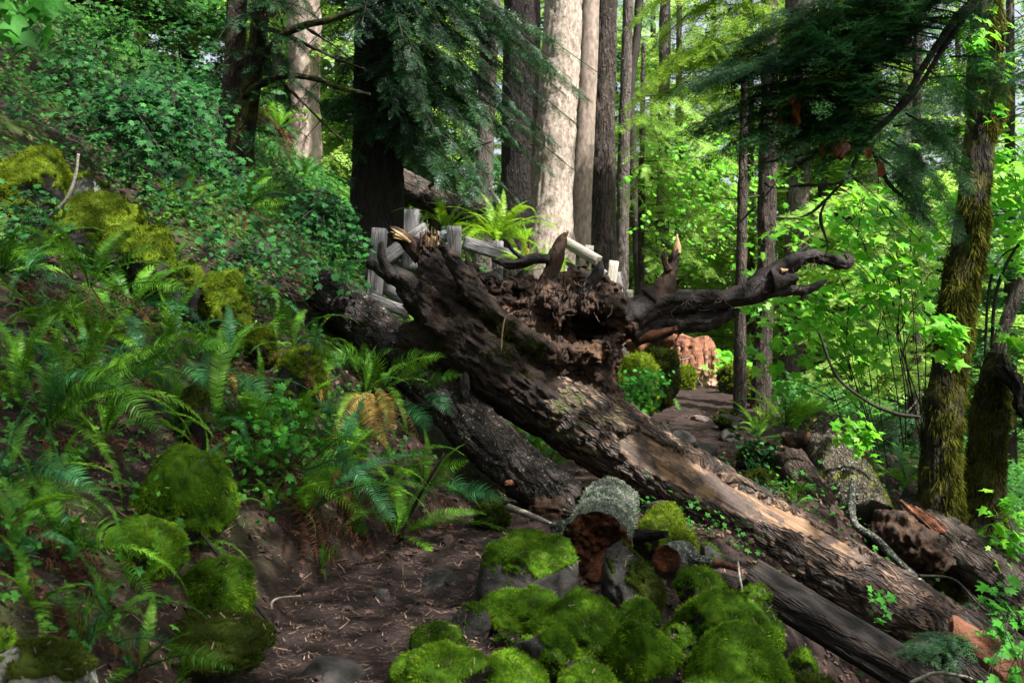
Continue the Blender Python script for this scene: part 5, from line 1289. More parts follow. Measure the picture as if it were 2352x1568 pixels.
# ================================================================== BROAD-LEAVED SHRUBS
def leafy(branches, leaf, size, per_m, spread, r, zt=(.15, -.45, .8), layer=.05, start=.2, jitter=.45, tb=.5):
    """leaves and stems from world-space branch paths"""
    gl, gs = [], []
    for (pts, R) in branches:
        L = np.linalg.norm(np.diff(pts, axis=0), axis=1).sum()
        path = spline(pts, max(12, int(L / .06)))
        st = tube(path[:: max(1, len(path) // 24)], np.linspace(R, R * .25, 6), nseg=6, n=min(40, len(path)), rough=lambda re, th, s: R * .2 * fbm(re, 30, 2))
        st['tint'] = np.full(len(st['V']), .3); gs.append(st)
        n = max(3, int(L * per_m * .62))
        u = start + (1 - start) * np.sqrt(r.random(n)); idx = u * (len(path) - 1); i0 = np.minimum(idx.astype(int), len(path) - 2)
        p = path[i0]; tg = norm(np.gradient(path, axis=0))[i0]
        sd = norm(np.cross(tg, [0, 0, 1.]))
        o = sd * r.normal(0, spread, (n, 1)) * (1.1 - .6 * u[:, None]) + np.array([0, 0, 1.]) * r.normal(0, layer, (n, 1)) - np.array([0, 0, .25]) * np.abs(r.normal(0, spread, (n, 1))) * .5
        pos = p + o
        Z = norm(np.array(zt) + r.normal(0, jitter, (n, 3)) * np.array([1, 1, .5]))
        X = norm(tg * .6 + o / (np.linalg.norm(o, axis=1, keepdims=True) + .01) + np.array([0, -.15, -.35]) + r.normal(0, .4, (n, 3)))
        X = norm(X - Z * (X * Z).sum(1, keepdims=True))
        g = place(leaf[0], leaf[1], pos, X, Z, size * r.uniform(.45, 1.3, n), np.clip(tb + .25 * r.normal(0, 1, n), 0, 1)); gl.append(g)
        k = r.random(n) < .35
        a, b = p[k], pos[k]; w = norm(np.cross(b - a, [0, -1, .3])) * .0025
        Vt = np.stack([a - w, a + w, b], 1).reshape(-1, 3)
        gs.append(dict(V=Vt, T=np.arange(len(Vt)).reshape(-1, 3), tint=np.full(len(Vt), .5), Q=None))
    return join(gl), join(gs)


def shrub(nm, label, base, tips, leaf='vine', lt=LEAF7, size=.075, per_m=120, spread=.16, seed=0, R=.014, group=None, cat='shrub', zt=(.25, -.5, .75), start=.2, jitter=.4, layer=.05, tb=.5, sub=2):
    """tips: [(px,py,d,(midx,midy))...] drawn from the base (px,py,d)"""
    r = np.random.default_rng(seed + 900)
    b = P(*base); br = []
    for tpt in tips:
        t = P(*tpt[:3]); m = P(tpt[3][0], tpt[3][1], (base[2] + tpt[2]) / 2) if len(tpt) > 3 else (b + t) / 2 + np.array([0, 0, .28 * np.linalg.norm(t - b)])
        b_ = b + np.array([r.normal(0, .12), r.normal(0, .12), 0]); m = m + r.normal(0, .10, 3)
        br.append((np.array([b_, (b_ * .6 + m * .4) + r.normal(0, .05, 3), m, t]), R * .6))
        path = spline([b, m, t], 20)
        for k in range(sub):
            u = r.uniform(.35, .8); q = path[int(u * 19)]; L = np.linalg.norm(t - b) * r.uniform(.2, .4)
            dv = norm(norm(t - q) + r.normal(0, .55, 3) * np.array([1, 1, .35])) * L
            br.append((np.array([q, q + dv * .5 + [0, 0, .05 * L], q + dv - [0, 0, .08 * L]]), R * .5))
    gl, gs = leafy(br, lt, size, per_m, spread, r, zt, layer, start, jitter, tb)
    t = thing(nm, label, cat, b, group)
    gs['midx'] = None; gl['midx'] = None
    obj('stem', gs, M['twig'], t); obj('foliage', gl, M[leaf], t, smooth=False)
    return t


GV = 'vine maples on the upper bank'
shrub('vine_maple', 'vine maple with a cascade of blue-green leaves above the moss boulders', (250, 300, 9.3), [(560, 420, 8.3), (590, 520, 8.2), (500, 560, 8.1), (430, 410, 8.2), (350, 330, 8.4), (300, 400, 8.3), (520, 340, 8.6), (400, 480, 8.0)], per_m=100, seed=1, group=GV, size=.082)
shrub('vine_maple', 'vine maple arching leftward over the ridge-shaped mossy rock', (300, 250, 10), [(60, 180, 9.0), (160, 300, 9.0), (230, 340, 8.8), (20, 260, 9), (120, 120, 9.4)], per_m=90, seed=2, group=GV)
shrub('vine_maple', 'vine maple filling the slope left of the twin trunks', (420, 330, 11), [(470, 120, 10.2), (400, 60, 10.4), (500, 220, 10), (430, 200, 9.8), (350, 130, 10), (490, 300, 9.6), (330, 220, 9.8)], per_m=85, seed=3, group=GV)
shrub('vine_maple', 'vine maple in the shade at the top of the left slope', (180, 200, 12.2), [(60, 60, 11.5), (160, 40, 11.5), (260, 60, 11.4), (240, 140, 11), (100, 130, 11), (320, 40, 11.6)], 'herb', per_m=80, seed=4, group=GV, size=.09)
shrub('vine_maple', 'vine maple sprays hanging before the collapsed railing left of the roots', (730, 500, 9.8), [(830, 620, 9.2), (810, 680, 9.1), (760, 600, 9.0), (780, 560, 9.2), (840, 580, 9.3), (720, 650, 8.8)], 'vine', per_m=95, seed=5, group=GV, size=.075)
shrub('vine_maple', 'vine maple thicket on the dim slope above the twin trunks', (330, 120, 14.5), [(420, 0, 13.6), (300, -40, 13.8), (480, 60, 13.4), (220, 20, 13.6), (540, 20, 13.8)], 'herb', per_m=70, seed=6, group=GV, size=.10)
shrub('vine_maple', 'low leafy vine maple trailing between the moss boulders and the roots', (560, 600, 8.9), [(680, 700, 8.2), (640, 640, 8.4), (700, 620, 8.5), (600, 680, 8.0), (650, 560, 8.7)], 'vine', per_m=45, seed=7, group=GV, size=.065)
shrub('vine_maple', 'small vine maple at the left edge under the moss topped rock', (10, 560, 7.6), [(60, 500, 7.3), (100, 540, 7.2), (30, 480, 7.4), (80, 590, 7.1)], 'vine', per_m=110, seed=8, group=GV, size=.06)
shrub('maple_sapling', 'maple twig with big bright leaves in the top left corner', (-160, -60, 6.2), [(60, 50, 5.6), (110, 90, 5.5), (20, 80, 5.5), (100, 20, 5.7)], 'vine_bright', LEAF5, size=.17, per_m=26, spread=.12, seed=9, cat='sapling', zt=(.1, -.8, .5), start=.45)
GM = 'big-leaf maples right of the trail'
shrub('maple_sapling', 'big-leaf maple sapling spreading bright leaves below the curled root tip', (1990, 1130, 11), [(1745, 690, 10.2, (1900, 800)), (1760, 750, 10.2, (1900, 880)), (1830, 640, 10, (1930, 760)), (1900, 690, 9.9), (1970, 660, 9.9), (1850, 720, 9.9), (2040, 700, 10), (1960, 780, 10.3)], 'maple', LEAF5, .15, 20, .26, 10, .014, GM, 'sapling', start=.55, sub=3)
shrub('maple_sapling', 'big-leaf maple sapling with leaves around the curled root tip', (2100, 1020, 10.6), [(1800, 520, 9.8, (1980, 640)), (1880, 470, 9.7, (2010, 600)), (1960, 430, 9.8), (2040, 470, 9.8), (2090, 560, 9.8), (1990, 560, 9.9), (2110, 440, 9.7), (2130, 640, 9.6)], 'maple', LEAF5, .15, 18, .26, 11, .014, GM, 'sapling', start=.55, sub=3)
shrub('maple_sapling', 'big-leaf maple leaning in from the right edge behind the mossy trunk', (2420, 950, 10.6), [(2300, 330, 9.8, (2400, 560)), (2270, 480, 9.8), (2340, 420, 9.6), (2330, 540, 9.6), (2290, 620, 9.7), (2360, 300, 9.7), (2300, 760, 9.7), (2260, 400, 10)], 'maple', LEAF5, .15, 24, .24, 12, .016, GM, 'sapling', start=.5, sub=3)
shrub('maple_sapling', 'maple sprig with a flat cluster of leaves in front of the mossy trunk', (2110, 900, 8.0), [(2200, 738, 7.9, (2150, 790)), (2225, 745, 7.85, (2170, 770)), (2150, 740, 7.9, (2125, 780))], 'maple', LEAF5, .14, 34, .06, 13, .006, GM, 'sapling', start=.75, sub=1)
shrub('maple_sapling', 'low maple seedling before the mossy log', (1965, 1130, 9.2), [(1960, 972, 9.1, (1968, 1040)), (2000, 975, 9.0, (1975, 1030)), (1930, 985, 9.1, (1955, 1040))], 'maple', LEAF5, .12, 30, .07, 14, .006, GM, 'sapling', start=.75, sub=1)
shrub('maple_sapling', 'maple branch with bright leaves over the rotten chunk in the lower right corner', (2440, 1560, 5.6), [(2300, 1440, 5.3), (2280, 1500, 5.2), (2340, 1420, 5.3), (2330, 1540, 5.1), (2250, 1470, 5.3), (2340, 1600, 5.0), (2290, 1570, 5.0)], 'vine_bright', LEAF7, .085, 18, .10, 15, .008, GM, 'sapling', start=.3, sub=2)
shrub('maple_sapling', 'tiny maple seedling growing on the fallen tree above the split log', (2010, 1440, 7.0), [(1985, 1385, 6.95), (2020, 1375, 6.9), (2045, 1392, 6.9)], 'vine_bright', LEAF5, .09, 22, .04, 16, .004, GM, 'seedling', start=.7, sub=0)
shrub('maple_sapling', 'maple seedlings at the foot of the dark mossy stem on the right', (2300, 1330, 9.0), [(2280, 1150, 8.8), (2300, 1200, 8.8), (2330, 1240, 8.7), (2260, 1280, 8.6), (2320, 1300, 8.6), (2230, 1240, 8.9), (2350, 1170, 8.9)], 'maple', LEAF5, .12, 24, .12, 17, .006, GM, 'sapling', start=.5, sub=1)
shrub('maple_sapling', 'maple leaves beside the top of the mossy trunk', (2330, 60, 9.4), [(2240, 150, 9.1), (2200, 170, 8.9), (2260, 290, 8.4), (2180, 160, 9.0), (2230, 130, 9.2)], 'maple', LEAF5, .14, 22, .10, 18, .006, GM, 'sapling', start=.6, sub=1)
shrub('vine_maple', 'bright green small-leaved maple hanging behind the upright root', (1720, 330, 17), [(1450, 520, 15.8), (1500, 580, 15.6), (1560, 540, 15.6), (1620, 600, 15.4), (1680, 560, 15.6), (1700, 620, 15.4), (1580, 640, 15.4), (1450, 440, 16), (1650, 500, 15.8)], 'maple', LEAF7, .10, 28, .36, 19, .014, None, 'maple', start=.35, sub=3)
shrub('leafy_bush', 'bright leafy bush behind the mossy rock with the hollow', (1690, 900, 17.5), [(1650, 850, 17), (1690, 830, 17), (1720, 850, 17), (1670, 820, 17.2)], 'maple', LEAF7, .13, 60, .2, 20, .01, None, 'bush', sub=1)
shrub('leafy_bush', 'leafy herbs on the moss bank left of the far trail', (1420, 960, 11), [(1450, 900, 10.7), (1480, 930, 10.6), (1400, 900, 10.7), (1500, 890, 11), (1440, 950, 10.5), (1530, 870, 11.6), (1510, 940, 11)], 'vine_bright', LEAF7, .07, 110, .16, 21, .006, None, 'bush', sub=2)
shrub('leafy_bush', 'leafy herbs under the drooping blue-green fern at the trail bend', (700, 1060, 6.4), [(520, 1020, 6.1), (560, 1080, 6.1), (620, 1010, 6.1), (540, 1050, 6.2), (580, 1040, 6.1), (500, 1100, 5.9)], 'vine_bright', LEAF7, .055, 60, .10, 22, .004, None, 'bush', sub=1)
shrub('leafy_bush', 'blue-green holly-leaved shrub on the right rim of the trail', (1760, 1090, 10.4), [(1720, 1030, 10.2), (1760, 1040, 10.2), (1790, 1060, 10), (1730, 1070, 10)], 'vine', LEAF3, .10, 50, .10, 23, .006, None, 'bush', sub=1)

# ================================================================== TREES
def trunk_geo(pts, d, nseg=48, rough=None, seed=0, flare=0., lean_d=0.):
    """pts: (px,py,width_px) from the top down; foot is run down into the ground"""
    Ps = [P(p[0], p[1], d + lean_d * k) for k, p in enumerate(pts)]; R = [p[2] / 2 / FPX * d * (.70 if d == 9.3 else 1) for p in pts]
    foot = Ps[-1].copy(); g0 = h1(foot[0], foot[1]) - .15
    if g0 < foot[2] - .05: Ps.append(np.array([foot[0] + (foot[0] - Ps[-2][0]) * .1, foot[1], g0])); R.append(R[-1] * (1.1 + flare))
    # even control spacing
    Ps = np.array(Ps); R = np.array(R)
    s = np.concatenate([[0], np.cumsum(np.linalg.norm(np.diff(Ps, axis=0), axis=1))])
    k = np.linspace(0, s[-1], 14)
    Pk = np.stack([np.interp(k, s, Ps[:, a]) for a in range(3)], -1); Rk = np.interp(k, s, R)
    return tube(Pk, Rk, nseg, n=int(max(40, s[-1] / .055)), rough=rough, seed=seed), Pk, Rk


def tree(nm, label, pts, d, mat, cat='tree', rough=None, seed=0, nseg=48, flare=.15, stubs=0, group=None, lean_d=0.):
    g, Pk, Rk = trunk_geo(pts, d, nseg, rough if rough is not None else bark_rough(.02, 10, .15, seed, .015), seed, flare, lean_d)
    t = thing(nm, label, cat, Pk[-1], group)
    obj('trunk', g, M[mat], t)
    r = np.random.default_rng(seed + 40)
    for k in range(stubs):
        u = r.uniform(.35, .98); b = np.array([np.interp(u * 13, range(14), Pk[:, a]) for a in range(3)])
        a = r.uniform(0, 2 * PI); L = r.uniform(.5, 1.5)
        e = b + np.array([math.cos(a), -abs(math.sin(a)) * .6, r.uniform(-.25, .35)]) * L
        obj('dead_branch', tube([b, (b + e) / 2 + r.normal(0, .06, 3), e], [.016, .011, .003], 6, n=14, rough=knotty(.004, k)), M['twig'], t)
    return t, Pk, Rk


tr_dark, _, _ = tree('conifer', 'broad dark conifer trunk veiled by its own drooping sprays behind the root plate', [(880, -1600, 70), (872, 0, 108), (870, 250, 112), (866, 450, 118), (862, 620, 140)], 12.8, 'bark_dark', rough=bark_rough(.03, 8, .12, 1, .02), seed=1)
tree('conifer', 'narrow reddish trunk at the left, straight twin of the forked mossy one', [(552, -1500, 24), (545, 0, 42), (538, 150, 45), (528, 290, 52), (520, 345, 74)], 12.6, 'bark_red', seed=2, nseg=36)
tr3, pk3, _ = tree('conifer', 'forked mossy trunk with two dark limbs sweeping right on the left slope', [(612, -1400, 26), (600, 0, 38), (588, 120, 40), (572, 230, 44), (556, 320, 52)], 12.4, 'bark_mossy', seed=3, nseg=36)
for k, (pts, w) in enumerate([([(566, 215, 19), (600, 140, 17), (640, 88, 16), (690, 62, 15), (760, 45, 13), (860, 8, 11), (960, -30, 8)], 0), ([(562, 225, 16), (590, 198, 15), (650, 176, 13), (720, 180, 11), (790, 205, 9), (850, 216, 5)], 0), ([(600, 60, 9), (680, 90, 8), (760, 130, 6), (840, 160, 4)], 0), ([(640, 180, 6), (700, 240, 5), (760, 300, 4), (800, 330, 2)], 0), ([(655, 80, 6), (640, 30, 5), (615, -20, 4)], 0), ([(700, 62, 6), (760, 100, 5), (830, 150, 4), (905, 168, 2)], 0)]):
    q, rq = px_path([(a, b, c, 12.3 - .15 * i) for i, (a, b, c) in enumerate(pts)])
    obj('limb', tube(q, rq * .55, 10, n=50, rough=knotty(.012, k)), M['bark_mossy'] if k < 2 else M['twig'], tr3)
tree('conifer', 'pale fluted trunk far back on the left slope in soft light', [(705, -1500, 60), (698, 0, 76), (700, 120, 68), (700, 230, 60), (700, 330, 66)], 20, 'bark_pale', seed=4, rough=bark_rough(.05, 5, .08, 2, .03))
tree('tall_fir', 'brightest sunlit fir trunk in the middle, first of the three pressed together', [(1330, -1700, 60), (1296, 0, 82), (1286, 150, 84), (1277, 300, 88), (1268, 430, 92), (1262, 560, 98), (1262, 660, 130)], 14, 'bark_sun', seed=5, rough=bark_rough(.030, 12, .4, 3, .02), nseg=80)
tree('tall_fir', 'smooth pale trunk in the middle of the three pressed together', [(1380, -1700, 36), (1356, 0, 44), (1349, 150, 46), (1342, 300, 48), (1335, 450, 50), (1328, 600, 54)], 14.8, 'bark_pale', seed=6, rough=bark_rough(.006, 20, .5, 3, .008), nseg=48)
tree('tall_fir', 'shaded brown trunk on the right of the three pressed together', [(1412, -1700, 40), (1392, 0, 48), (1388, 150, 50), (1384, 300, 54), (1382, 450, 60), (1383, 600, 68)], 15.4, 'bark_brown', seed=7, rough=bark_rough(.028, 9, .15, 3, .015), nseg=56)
tree('conifer', 'dark trunk draped with needles behind the sunlit firs', [(1216, -1500, 70), (1200, 0, 84), (1196, 200, 84), (1190, 480, 80)], 17.5, 'bark_dark', seed=8, stubs=3)
tree('conifer', 'brown trunk seen through gaps above the sunlit log', [(1132, -1500, 40), (1127, 0, 46), (1122, 120, 42), (1115, 330, 40), (1110, 480, 40)], 20, 'bark_hazy', seed=9)
tree('conifer', 'slender grey trunk just right of the three firs', [(1470, -900, 18), (1440, 100, 24), (1434, 300, 26), (1428, 640, 30)], 19, 'bark_hazy', seed=10, nseg=24, stubs=4)
tree('conifer', 'thin grey-brown trunk behind the upright root', [(1535, -900, 22), (1526, 200, 26), (1522, 450, 28), (1520, 700, 28)], 23, 'bark_hazy', seed=11, nseg=24, stubs=3)
tree('conifer', 'thin crooked grey stem between the three firs and the upright root', [(1490, -600, 14), (1466, 60, 18), (1448, 200, 20), (1456, 450, 20), (1470, 650, 20)], 21, 'twig', seed=12, nseg=18)
tree('conifer', 'straight slim brown trunk crossed by the long root', [(1778, -1200, 30), (1768, 0, 36), (1764, 350, 38), (1760, 550, 40), (1758, 700, 39), (1750, 850, 42), (1746, 960, 50)], 14.6, 'bark_brown', seed=13, nseg=36, stubs=9)
tree('conifer', 'thicker hazy trunk just right of the slim one', [(1850, -1300, 56), (1838, 0, 70), (1836, 350, 46), (1828, 600, 54), (1822, 800, 60), (1816, 960, 66)], 19, 'bark_hazy', seed=14, stubs=6)
tree('tall_fir', 'massive grooved trunk far behind the maple leaves on the right', [(1990, -1300, 100), (1970, 0, 104), (1962, 400, 108), (1955, 700, 112), (1948, 960, 120)], 23, 'bark_hazy', seed=15, rough=bark_rough(.06, 5, .1, 2, .03), stubs=5)
# mossy maple on the right
tm, pkm, rkm = tree('mossy_maple', 'leaning maple trunk in a thick brown-green moss sleeve at the right', [(2300, -900, 60), (2262, -100, 78), (2262, 60, 82), (2262, 150, 84), (2268, 220, 108), (2258, 270, 104), (2246, 330, 84), (2240, 420, 80), (2232, 520, 92), (2216, 620, 96), (2196, 700, 92), (2184, 800, 106), (2170, 920, 104), (2160, 1040, 108), (2158, 1150, 122), (2160, 1240, 150)], 9.3, 'bark_mossy', seed=16, nseg=64, rough=bark_rough(.03, 10, .2, 16, .03))
gk = trunk_geo([(2262, -100, 84), (2262, 150, 90), (2268, 220, 114), (2258, 270, 110), (2246, 330, 88), (2240, 420, 84), (2232, 520, 98), (2216, 620, 102), (2196, 700, 98), (2184, 800, 112), (2170, 920, 110), (2160, 1040, 114), (2158, 1150, 130), (2160, 1240, 158)], 9.3, 64, bark_rough(.03, 10, .2, 16, .04), 16)[0]
V, Q = gk['V'], gk['Q']; nr = vnormals(V, Q)
hgt = (V[:, 2] - 1.6) / 9.3 * FPX
bare = np.exp(-((hgt - 400) / 80.) ** 2) * .7
mk = sstep(.05, .5, .55 + .7 * fbm(V, 4, 3, 5) + .3 * nr[:, 0] - bare)
f1 = fuzz(V, Q, mk, 9000, .042, .011, 1.1, 5, .5, .8); f2 = fuzz(V, Q, mk, 6000, .022, .007, .3, 6, .4)
obj('moss', join([f1, f2]), M['moss_brown'], tm, smooth=False)
mk2 = sstep(.35, .8, nr[:, 0] + .4 * fbm(V, 3, 3, 15))
obj('moss', fuzz(V, Q, mk2, 7000, .036, .009, .6, 7, .45), M['moss_d'], tm, smooth=False)
tm2, _, _ = tree('mossy_maple', 'darker mossy stem broken off at root height behind the leaning maple', [(2296, 812, 40), (2284, 880, 62), (2272, 960, 74), (2262, 1060, 82), (2250, 1160, 96), (2240, 1260, 130)], 10.2, 'bark_mossy', seed=17, nseg=48, rough=bark_rough(.03, 10, .2, 16, .04))
gk = trunk_geo([(2284, 880, 66), (2272, 960, 78), (2262, 1060, 86), (2250, 1160, 100), (2240, 1260, 134)], 10.2, 48, bark_rough(.03, 10, .2, 17, .04), 17)[0]
V, Q = gk['V'], gk['Q']; mk = sstep(.1, .5, .4 + .7 * fbm(V, 4, 3, 25))
obj('moss', fuzz(V, Q, mk, 11000, .036, .010, .8, 8, .4), M['moss_brown'], tm2, smooth=False)
q, rq = px_path([(2300, 838, 12, 10.1), (2325, 870, 18, 9.9), (2352, 930, 22, 9.8), (2395, 1010, 20, 9.7)])
obj('torn_slab', tube(q, rq, 22, n=40, rough=knotty(.07, 5), jag=(.1, .1)), M['bark_dark'], tm2)
tree('young_maple', 'thin smooth grey-green stem leaning right beside the broken mossy stem', [(2400, 540, 22), (2352, 640, 24), (2310, 740, 28), (2282, 850, 36), (2270, 960, 40)], 10.8, 'bark_hazy', seed=18, nseg=20)
for k, pts in enumerate([[(2278, 800, 4), (2285, 690, 4), (2310, 610, 4), (2360, 530, 3)], [(2262, 820, 3), (2272, 660, 3), (2300, 590, 2.5), (2352, 560, 2)]]):
    q, rq = px_path([(a, b, c, 9.8) for a, b, c in pts])
    o = obj('arching_stem', tube(q, rq, 6, n=30), M['twig']); tag(o, ['dark arching stem rising right of the leaning mossy maple', 'thinner arching stem close along the mossy maple'][k], 'stem')


def crown(parent, name, boughs, tmpl, mat, seed, pitch=.06, tb=.5, width=None, limb=.02, twigmat='twig', dj=.0, start=.12):
    r = np.random.default_rng(seed); gs = []
    for b in boughs:
        (x0, y0, d0), (x1, y1, d1), droop, w = b[:4]
        p0, p1 = P(x0, y0, d0), P(x1, y1, d1 + r.normal(0, dj))
        gs += bough(p0, p1, droop, w, tmpl, r, pitch, limb, tb=tb + r.normal(0, .08), start=start)
    g = join(gs)
    return obj(name, g, [M[mat], M[twigmat]], parent, smooth=False)


# sprays of the broad dark conifer, hanging toward the trail
B = []
for (x1, y1, dr) in [(1400, 185, .25), (1200, 150, .2), (1090, 70, .2), (1330, 290, .3), (1240, 380, .3), (1140, 450, .25), (1010, 400, .2), (950, 340, .15), (1060, 290, .25), (1180, 320, .3), (1300, 220, .3), (940, 190, .15), (985, 250, .2), (1110, 200, .25), (1250, 250, .3), (1010, 130, .2), (1180, 240, .3), (1050, 480, .2), (1290, 340, .3), (930, 100, .1), (830, 60, .1), (780, 130, .1), (960, 40, .1), (1020, 340, .2), (1360, 235, .3), (1150, 380, .3), (1220, 190, .2), (1100, 340, .2), (905, 260, .1), (1310, 180, .3), (940, 300, .2), (975, 180, .2), (1000, 300, .2), (1030, 90, .2), (1070, 220, .2), (1090, 390, .2), (1130, 130, .2), (1150, 320, .25), (1190, 60, .2), (1210, 300, .25), (1170, 200, .2), (1040, 440, .2), (960, 420, .15), (1200, 470, .25), (1060, 160, .2), (1130, 480, .2), (1260, 130, .25), (1180, 500, .25), (1330, 400, .3), (1100, 500, .2), (1240, 300, .25), (1340, 215, .3), (1270, 400, .25)]:
    y0 = y1 - 150 - .2 * (x1 - 870); B.append(((872, y0, 12.6), (x1, y1, 11.2 + .004 * (x1 - 900)), dr, .40))
crown(tr_dark, 'crown', B, SPRIG_MID, 'needle_mid', 31, .06, .45, limb=.018, dj=.25)
B = [((872, y1 - 140, 12.6), (x1, y1, 12.2), .15, .4) for (x1, y1) in [(700, 60), (660, 150), (740, 250), (690, 330), (780, 330), (640, 40), (760, 20), (810, 200), (740, 120), (670, 250), (800, 420), (840, 330)]]
crown(tr_dark, 'crown', B, SPRIG_MID, 'needle_dark', 32, .10, .6, limb=.014, dj=.2)

B = [((590, y1 - 90, 12.4), (x1, y1, 11.6), .15, .34) for (x1, y1) in [(480, 120), (500, 40), (660, 130), (700, 90), (640, 230), (690, 200), (740, 160), (620, 300), (700, 300), (760, 260), (470, 200), (520, 260), (790, 90), (640, 20), (720, 30), (600, 380), (680, 390), (560, 60)]]
crown(tr3, 'crown', B, SPRIG_MID, 'needle_dark', 41, .08, .7, limb=.010, dj=.3)

# dark foreground hemlock, its trunk just outside the picture on the right
th_, _, _ = tree('hemlock', 'dark hemlock reaching a shadowy bough into the upper right in front of everything', [(2980, -2600, 60), (2990, -800, 90), (3000, 400, 110), (3010, 1500, 130)], 5.7, 'bark_dark', seed=21, nseg=24)
for k, pts in enumerate([[(2985, -500, 24, 5.7), (2600, -260, 20, 5.6), (2330, -70, 15, 5.5), (2215, 22, 13, 5.4), (2130, 140, 12, 5.35), (2062, 250, 11, 5.3), (1985, 330, 10, 5.25), (1950, 400, 8, 5.2), (1905, 450, 6.5, 5.2), (1860, 490, 5, 5.15), (1800, 506, 2.5, 5.1)],
                         [(2260, -20, 12, 5.45), (2180, 90, 10, 5.4), (2100, 215, 9, 5.35), (2030, 280, 9, 5.3), (1960, 330, 8, 5.3), (1850, 352, 5, 5.3), (1760, 375, 3, 5.3)],
                         [(1960, 385, 6, 5.2), (1930, 420, 5, 5.15), (1850, 425, 4, 5.1), (1780, 432, 3, 5.1), (1755, 420, 2, 5.1)], [(2000, 330, 6, 5.25), (2040, 420, 5, 5.2), (2110, 480, 4, 5.1), (2180, 560, 2, 5.0)], [(1950, 400, 5, 5.2), (2010, 450, 4, 5.15), (2080, 520, 3, 5.1), (2120, 560, 2, 5.1)],
                         [(1900, 455, 4, 5.2), (1885, 500, 3, 5.2), (1900, 560, 2, 5.2), (1895, 590, 1.5, 5.2)], [(1940, 215, 7, 5.3), (1955, 255, 6, 5.3), (1925, 285, 6, 5.3), (1935, 310, 4, 5.3)], [(1870, 330, 4, 5.2), (1905, 290, 5, 5.25), (1930, 300, 6, 5.3)], [(1700, 510, 2, 5.1), (1780, 420, 2.5, 5.15), (1810, 330, 2, 5.2)]]):
    q, rq = px_path(pts)
    obj('limb', tube(q, rq * .6, 10, n=60, rough=knotty(.008, k)), M['twig'], th_)
B = [((2200, 30, 5.4), (1720, 45, 5.1), .10, .30), ((2180, 70, 5.4), (1640, 110, 5.1), .12, .32), ((2140, 120, 5.35), (1590, 170, 5.0), .14, .34), ((2110, 170, 5.3), (1560, 200, 5.0), .16, .34), ((2070, 230, 5.3), (1585, 290, 5.0), .15, .34), ((2030, 280, 5.3), (1640, 350, 5.0), .12, .3), ((2000, 310, 5.25), (1720, 390, 5.0), .1, .26),
     ((2230, 10, 5.4), (1960, -10, 5.2), .05, .28), ((2190, 60, 5.4), (1880, 80, 5.2), .08, .3), ((2120, 170, 5.3), (1780, 150, 5.1), .1, .32), ((2080, 260, 5.3), (2225, 430, 5.1), .08, .26), ((2040, 320, 5.25), (2210, 540, 5.0), .1, .24), ((2020, 360, 5.25), (2140, 520, 5.0), .06, .22), ((2180, 130, 5.35), (2345, 190, 5.2), .06, .26), ((2130, 180, 5.3), (2310, 215, 5.2), .05, .26), ((2010, 330, 5.2), (1880, 400, 5.1), .05, .22),
     ((2210, 40, 5.4), (2010, 130, 5.2), .08, .3), ((2250, -20, 5.4), (2080, 40, 5.25), .05, .3), ((2070, 250, 5.3), (1850, 270, 5.1), .08, .3), ((2150, 120, 5.35), (1930, 200, 5.2), .08, .3), ((2090, 220, 5.3), (1720, 250, 5.1), .1, .3), ((2240, 0, 5.4), (2180, 110, 5.3), .03, .26), ((2280, -60, 5.5), (2160, -20, 5.3), .03, .3), ((2050, 290, 5.3), (2180, 330, 5.15), .05, .26), ((1990, 340, 5.2), (1950, 300, 5.1), .03, .2), ((2120, 150, 5.3), (2200, 260, 5.2), .04, .26), ((2160, 90, 5.4), (1800, 120, 5.15), .1, .3), ((2000, 300, 5.3), (1760, 320, 5.1), .08, .28), ((2200, -40, 5.5), (1900, 30, 5.2), .08, .3), ((2260, -60, 5.5), (2000, 20, 5.3), .05, .3)]
crown(th_, 'crown', [(a_, b_, c_, d_ * 1.2) for a_, b_, c_, d_ in B] + [((2060, 240, 5.3), (1640, 220, 5.0), .1, .34), ((2020, 290, 5.25), (1600, 300, 5.0), .1, .34), ((2110, 150, 5.35), (1640, 170, 5.0), .1, .36), ((1990, 330, 5.25), (1800, 400, 5.05), .05, .26), ((2080, 200, 5.3), (1830, 220, 5.1), .06, .34), ((2150, 80, 5.4), (1760, 90, 5.1), .08, .34), ((2040, 260, 5.3), (1900, 340, 5.1), .04, .28)], SPRIG_HI, 'needle_bough', 33, .026, .45, limb=.006, dj=.10)
